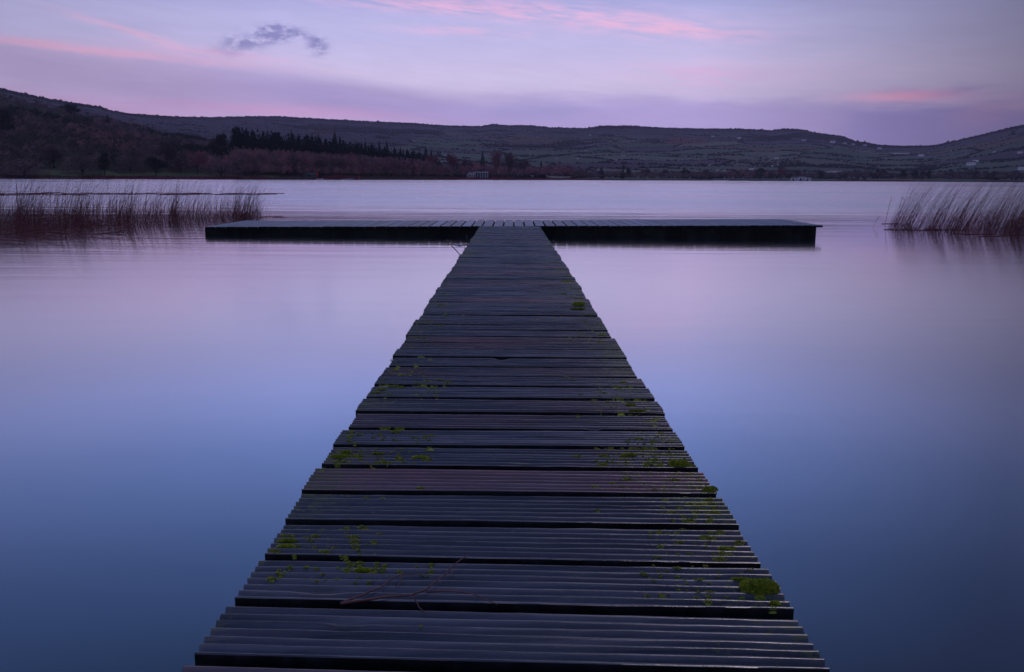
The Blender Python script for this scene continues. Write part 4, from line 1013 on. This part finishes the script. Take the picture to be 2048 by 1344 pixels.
# green hut
g, r = at_shore(619, 8); s = r/F; W = 25*s
o = empty('hut', (g.x, g.y, g.z-.1), -math.atan2(g.x, g.y)); tag(o, 'low green metal hut at the water edge of the wooded point', 'hut')
mb = MB(); mb.box(-W/2, W/2, -1.1, 1.1, 0, 1.35); mb.build('wall', M['teal'], o)
mb = MB(); mb.gable(-W/2, W/2, -1.1, 1.1, 1.353, 1.7, over=.12); mb.build('roof', M['slate'], o)
mb = MB(); mb.box(-.4, .3, -1.15, -1.02, .1, 1.15); mb.build('door', M['dark'], o)
g, r = at_shore(634, 7); o = empty('red_kiosk', (g.x, g.y, g.z-.1)); tag(o, 'small red box kiosk beside the right end of the green hut', 'kiosk')
mb = MB(); mb.box(-.5, .5, -.5, .5, 0, 1.5); mb.build('wall', M['red'], o)
mb = MB(); mb.gable(-.5, .5, -.5, .5, 1.503, 1.85, over=.1); mb.build('roof', M['red'], o)
g, r = at_shore(718, 0); o = empty('marker_post', (g.x, g.y, max(g.z, -.1))); tag(o, 'red marker post at the water edge of the wooded point', 'post')
mb = MB(); mb.tube([(0,0,-.3),(0,0,1.3)], .12, 8); mb.build('pole', M['red'], o); mb = MB(); mb.box(-.3, .3, -.05, .05, 1.303, 1.85); mb.build('board', M['red'], o)
def boat(px, dr, ln, label, mt='white', mast=False, parent_rot=None):
    a = az_of(px); r = sr(px)+dr
    o = empty('boat', (r*math.sin(a), r*math.cos(a), 0), random.uniform(-.5, .5)); tag(o, label, 'boat', 'small boats on the far shore')
    st = [(-.5,.30,.42,.10),(-.25,.36,.40,.0),(.1,.36,.40,-.02),(.35,.22,.45,.02),(.5,.02,.55,.20)]
    mb = MB(); 
    for (x, hw, zt, zb) in st:
        hw *= ln*.45; mb.V += [(x*ln, -hw, zt), (x*ln, -hw*.6, zb-.12), (x*ln, hw*.6, zb-.12), (x*ln, hw, zt)]
    for i in range(4):
        for k in range(3): mb.Fc.append([i*4+k, i*4+k+1, (i+1)*4+k+1, (i+1)*4+k]); mb.mi.append(0)
    mb.Fc += [[0,1,2,3]]; mb.mi += [0]; mb.build('hull', M[mt], o)
    mb = MB(); mb.V = [(x*ln, sgn*hw*ln*.43, zt-.06) for (x, hw, zt, zb) in st for sgn in (-1, 1)]; mb.Fc = [[2*i, 2*i+1, 2*i+3, 2*i+2] for i in range(4)]; mb.mi = [0]*4; mb.build('deck', M['cream'], o)
    if mast: mb = MB(); mb.tube([(0,0,.3),(0,0,4.6)], [.10,.06], 6); mb.build('mast', M['white'], o)
boat(640, -1, 3.4, 'small white boat drawn up beside the red kiosk')
boat(693, -2, 3.8, 'pale boat afloat left of the red marker post', 'cream')
boat(702, -2, 3.2, 'smaller pale boat between the marker post and the other boat', 'cream')
boat(1433, -3, 6, 'white moored boat across the lake, left of the masted one')
boat(1440, -3, 5, 'low white boat close beside the masted one'); boat(1449, -3, 7, 'white sailing boat with a bare mast across the lake', mast=True)
a0_, a1_ = az_of(716), az_of(829); ra, rb = sr(716)-1, sr(829)-6
P0 = Vector((ra*math.sin(a0_), ra*math.cos(a0_), 0)); P1 = Vector((rb*math.sin(a1_), rb*math.cos(a1_), 0)); n_ = Vector((0, 1.2, 0))
mb = MB(); mb.hexa([P0-n_+Vector((0,0,-.4)), P1-n_+Vector((0,0,-.4)), P1+n_+Vector((0,0,-.4)), P0+n_+Vector((0,0,-.4)), P0-n_+Vector((0,0,.16)), P1-n_+Vector((0,0,.16)), P1+n_+Vector((0,0,.16)), P0+n_+Vector((0,0,.16))])
tag(mb.build('slipway', M['grey']), 'long low grey landing stage along the wooded point', 'landing stage')

# ------------------------------------------------------------------ haze
HAZE = 0.00012
mb = MB(); mb.box(-4300, 4300, -4300, 4300, -3.4, 420)
mt = bpy.data.materials.new('haze'); mt.use_nodes = True; nt = mt.node_tree; nt.nodes.clear()
out = nt.nodes.new('ShaderNodeOutputMaterial'); pv = nt.nodes.new('ShaderNodeVolumePrincipled'); pv.inputs['Color'].default_value = (.76, .72, 1.0, 1); pv.inputs['Density'].default_value = HAZE
nt.links.new(pv.outputs[0], out.inputs['Volume'])
if HAZE: tag(mb.build('haze', mt), 'thin evening air haze', kind='stuff')

# ------------------------------------------------------------------ sky
w = bpy.data.worlds.new('World'); sc.world = w; w.use_nodes = True; nt = w.node_tree; nt.nodes.clear()
lk = nt.links.new
def Mth(op, a, b=None, c=None, clamp=False):
    n = nt.nodes.new('ShaderNodeMath'); n.operation = op; n.use_clamp = clamp
    for i, v in enumerate((a, b, c)):
        if v is None: continue
        if isinstance(v, (int, float)): n.inputs[i].default_value = v
        else: lk(v, n.inputs[i])
    return n.outputs[0]
tc = nt.nodes.new('ShaderNodeTexCoord'); sx = nt.nodes.new('ShaderNodeSeparateXYZ'); lk(tc.outputs['Generated'], sx.inputs[0])
EL = Mth('ARCSINE', sx.outputs['Z']); AZ = Mth('ARCTAN2', sx.outputs['X'], sx.outputs['Y'])
def noise(sa, se, detail=4, seed=0.0, rough=.55, shear=0.0):
    cb_ = nt.nodes.new('ShaderNodeCombineXYZ'); lk(Mth('MULTIPLY', AZ, sa), cb_.inputs[0]); lk(Mth('MULTIPLY', Mth('MULTIPLY_ADD', AZ, shear, EL), se), cb_.inputs[1]); cb_.inputs[2].default_value = seed
    n = nt.nodes.new('ShaderNodeTexNoise'); n.inputs['Scale'].default_value = 1; n.inputs['Detail'].default_value = detail; n.inputs['Roughness'].default_value = rough
    lk(cb_.outputs[0], n.inputs['Vector']); return n.outputs['Fac']
def mixc(fac, a, col):
    n = nt.nodes.new('ShaderNodeMix'); n.data_type = 'RGBA'; lk(fac, n.inputs[0]) if not isinstance(fac, float) else None; lk(a, n.inputs[6])
    if isinstance(col, tuple): n.inputs[7].default_value = (*col, 1)
    else: lk(col, n.inputs[7])
    return n.outputs[2]
def blob(px, py, rx, ry, rot=0.0, warp=None, wamt=0.0, pw=1.0):
    """soft ellipse given in photo degrees: centre pixel, radii in pixels"""
    a, e = azel(px, py); c, s = math.cos(rot), math.sin(rot); k = 1/F
    dx = Mth('SUBTRACT', AZ, a); dy = Mth('SUBTRACT', EL, e)
    if warp is not None: dy = Mth('ADD', dy, Mth('MULTIPLY', Mth('SUBTRACT', warp, .5), wamt))
    u = Mth('ADD', Mth('MULTIPLY', dx, c/(rx*k)), Mth('MULTIPLY', dy, s/(rx*k)))
    v = Mth('ADD', Mth('MULTIPLY', dx, -s/(ry*k)), Mth('MULTIPLY', dy, c/(ry*k)))
    d = Mth('ADD', Mth('MULTIPLY', u, u), Mth('MULTIPLY', v, v))
    if pw != 1.0: d = Mth('POWER', d, pw)
    return Mth('EXPONENT', Mth('MULTIPLY', d, -1.0))
def lin(r, g, b): 
    f = lambda c: (c/255/12.92 if c/255 <= .04045 else ((c/255+.055)/1.055)**2.4)
    return (f(r), f(g), f(b))
ramp = nt.nodes.new('ShaderNodeValToRGB'); lk(Mth('DIVIDE', EL, math.radians(90), clamp=True), ramp.inputs[0])
SKY = [(0.0, lin(186,164,212)), (3.2, lin(194,174,218)), (6, lin(206,194,228)), (9, lin(182,178,220)), (11.4, lin(156,158,206)), (13.2, (.35,.41,.83)), (15, (.25,.33,.72)), (17.6, (.145,.235,.56)), (24, (.052,.105,.27)), (31, (.014,.036,.090)), (45, (.04,.06,.17)), (90, (.035,.05,.14))]
cr_ = ramp.color_ramp
cr_.interpolation = 'B_SPLINE' if False else 'EASE'
while len(cr_.elements) < len(SKY): cr_.elements.new(.5)
for e_, (d, c) in zip(cr_.elements, SKY): e_.position = d/90; e_.color = (*[v/3 for v in c], 1)
_sc = nt.nodes.new('ShaderNodeVectorMath'); _sc.operation = 'SCALE'; lk(ramp.outputs[0], _sc.inputs[0]); _sc.inputs['Scale'].default_value = 3.0
col = _sc.outputs[0]
wz = noise(3.5, 14, 5, 1.3); ws = noise(9, 60, 5, 4.1, .6); wf = noise(22, 190, 4, 7.7, .6, .12)
# left side: broad lilac cloud bank running down to the right, pink along its rims
bank = Mth('MULTIPLY', blob(300, 158, 560, 40, -.085, wz, .030, 1.6), Mth('MULTIPLY_ADD', wz, .5, .65), clamp=True)
bank2 = blob(760, 205, 330, 34, -.13, wz, .018, 1.6)
col = mixc(Mth('MULTIPLY', bank, .7), col, lin(168,144,192))
col = mixc(Mth('MULTIPLY', bank2, .65), col, lin(160,146,200))
col = mixc(Mth('MULTIPLY', blob(60, 206, 420, 22, -.09, ws, .01), .75), col, lin(206,160,204))
col = mixc(Mth('MULTIPLY', blob(560, 222, 240, 11, -.03, ws, .01), .7), col, lin(204,156,202))
# low bank over the right half
rb_ = blob(1420, 242, 520, 44, -.035, Mth('MULTIPLY_ADD', ws, .6, Mth('MULTIPLY', wz, .4)), .055, 3.0)
col = mixc(Mth('MULTIPLY', rb_, .68), col, lin(168,154,212))
col = mixc(Mth('MULTIPLY', blob(1960, 274, 230, 66, -.10, ws, .07, 4.0), .8), col, lin(152,140,204))
col = mixc(Mth('MULTIPLY', blob(1075, 222, 100, 16, -.02, ws, .012, 1.3), .5), col, lin(150,146,198))
# pink wisps
def wisp(px, py, rx, ry, rot, amt, c, lo=.40, hi=.62, src=None, wa=.012):
    global col
    src = src or wf
    mr = nt.nodes.new('ShaderNodeMapRange'); mr.inputs['From Min'].default_value = lo; mr.inputs['From Max'].default_value = hi; lk(src, mr.inputs['Value'])
    col = mixc(Mth('MULTIPLY', Mth('MULTIPLY', blob(px, py, rx, ry, rot, ws, wa), mr.outputs[0]), amt*.8, clamp=True), col, c)
pk = lin(232,176,206)
wisp(120, 92, 330, 8, -.045, .95, lin(226,172,204), .25, .5); wisp(420, 104, 130, 7, -.06, .8, lin(218,172,212), .2, .5); wisp(270, 66, 110, 6, -.22, .7, pk, .3, .55)
wisp(880, 14, 260, 12, -.05, .75, pk, .38, .6); wisp(1180, 36, 240, 22, -.11, .85, pk, .36, .6); wisp(1350, 60, 140, 12, -.08, .8, pk, .36, .58)
wisp(940, 64, 130, 8, -.03, .6, pk, .38, .6); wisp(1400, 152, 110, 26, -.02, .7, lin(222,178,214), .3, .6); wisp(1500, 150, 260, 26, -.04, .4, lin(206,170,214), .3, .6)
wisp(1812, 192, 85, 9, -.01, 1.1, lin(250,176,212), .1, .35, wa=.004); wisp(1990, 215, 60, 26, .25, .6, lin(206,158,196), .2, .5)
tx = nt.nodes.new('ShaderNodeMapRange'); tx.inputs['From Min'].default_value = .3; tx.inputs['From Max'].default_value = .7; tx.inputs['To Min'].default_value = .94; tx.inputs['To Max'].default_value = 1.06; lk(Mth('MULTIPLY_ADD', wf, .5, Mth('MULTIPLY', ws, .5)), tx.inputs['Value'])
_t = nt.nodes.new('ShaderNodeVectorMath'); _t.operation = 'SCALE'; lk(col, _t.inputs[0]); lk(tx.outputs[0], _t.inputs['Scale']); col = _t.outputs[0]
# small dark torn cloudlets
dk = nt.nodes.new('ShaderNodeMapRange'); dk.inputs['From Min'].default_value = .38; dk.inputs['From Max'].default_value = .56; lk(noise(60, 120, 4, 2.2, .6), dk.inputs['Value'])
dsum = Mth('ADD', Mth('ADD', blob(505, 78, 62, 20, .30, ws, .01, 1.5), blob(560, 66, 36, 14, .1, ws, .01, 1.5)), Mth('ADD', blob(636, 92, 20, 17, .1, ws, .008, 1.5), Mth('MULTIPLY', blob(605, 70, 34, 6, -.15, ws, .006), .7)), clamp=True)
col = mixc(Mth('MULTIPLY', Mth('MULTIPLY', dsum, dk.outputs[0]), .80), col, lin(118,116,172))
# lens vignette put into the sky colour: darker towards the right and far left
azm = nt.nodes.new('ShaderNodeMapRange'); azm.inputs['From Min'].default_value = .20; azm.inputs['From Max'].default_value = .54; azm.inputs['To Min'].default_value = 1.0; azm.inputs['To Max'].default_value = .29; lk(AZ, azm.inputs['Value'])
azl = nt.nodes.new('ShaderNodeMapRange'); azl.inputs['From Min'].default_value = -.25; azl.inputs['From Max'].default_value = -.65; azl.inputs['To Min'].default_value = 1.0; azl.inputs['To Max'].default_value = .62; lk(AZ, azl.inputs['Value'])
vs = nt.nodes.new('ShaderNodeVectorMath'); vs.operation = 'SCALE'; lk(col, vs.inputs[0]); 
bk = nt.nodes.new('ShaderNodeMapRange'); bk.inputs['From Min'].default_value = .35; bk.inputs['From Max'].default_value = -.5; bk.inputs['To Min'].default_value = 1.0; bk.inputs['To Max'].default_value = 2.0; lk(sx.outputs['Y'], bk.inputs['Value'])  # sky behind the camera brightened as added fill for shore and buildings
lk(Mth('MULTIPLY', Mth('MULTIPLY', azm.outputs[0], azl.outputs[0]), bk.outputs[0]), vs.inputs['Scale'])
bg1 = nt.nodes.new('ShaderNodeBackground'); lk(vs.outputs[0], bg1.inputs[0]); bg1.inputs[1].default_value = 1.42
SUN_EL, SUN_AZ = math.radians(60), math.radians(38)
sky = nt.nodes.new('ShaderNodeTexSky'); sky.sky_type = 'NISHITA'; sky.sun_disc = False; sky.sun_elevation = math.radians(-4.0); sky.sun_rotation = SUN_AZ
bg2 = nt.nodes.new('ShaderNodeBackground'); lk(sky.outputs[0], bg2.inputs[0]); bg2.inputs[1].default_value = .06
ad = nt.nodes.new('ShaderNodeAddShader'); lk(bg1.outputs[0], ad.inputs[0]); lk(bg2.outputs[0], ad.inputs[1])
wo = nt.nodes.new('ShaderNodeOutputWorld'); lk(ad.outputs[0], wo.inputs[0])

sd = bpy.data.lights.new('sun', 'SUN'); sd.energy = .6; sd.angle = math.radians(18); sd.color = (.98, .84, 1.0)
so = bpy.data.objects.new('sun', sd); COL.objects.link(so); so.location = (0, -20, 30)
dv = Vector((math.sin(SUN_AZ)*math.cos(SUN_EL), math.cos(SUN_AZ)*math.cos(SUN_EL), math.sin(SUN_EL)))
so.rotation_euler = dv.to_track_quat('Z', 'Y').to_euler()

sc.view_settings.view_transform = 'Standard'; sc.view_settings.look = 'None'; sc.view_settings.exposure = 0; sc.view_settings.gamma = 1
sc.cycles.use_denoising = True; sc.cycles.max_bounces = 6; sc.cycles.volume_bounces = 0
sc.cycles.sample_clamp_indirect = 4
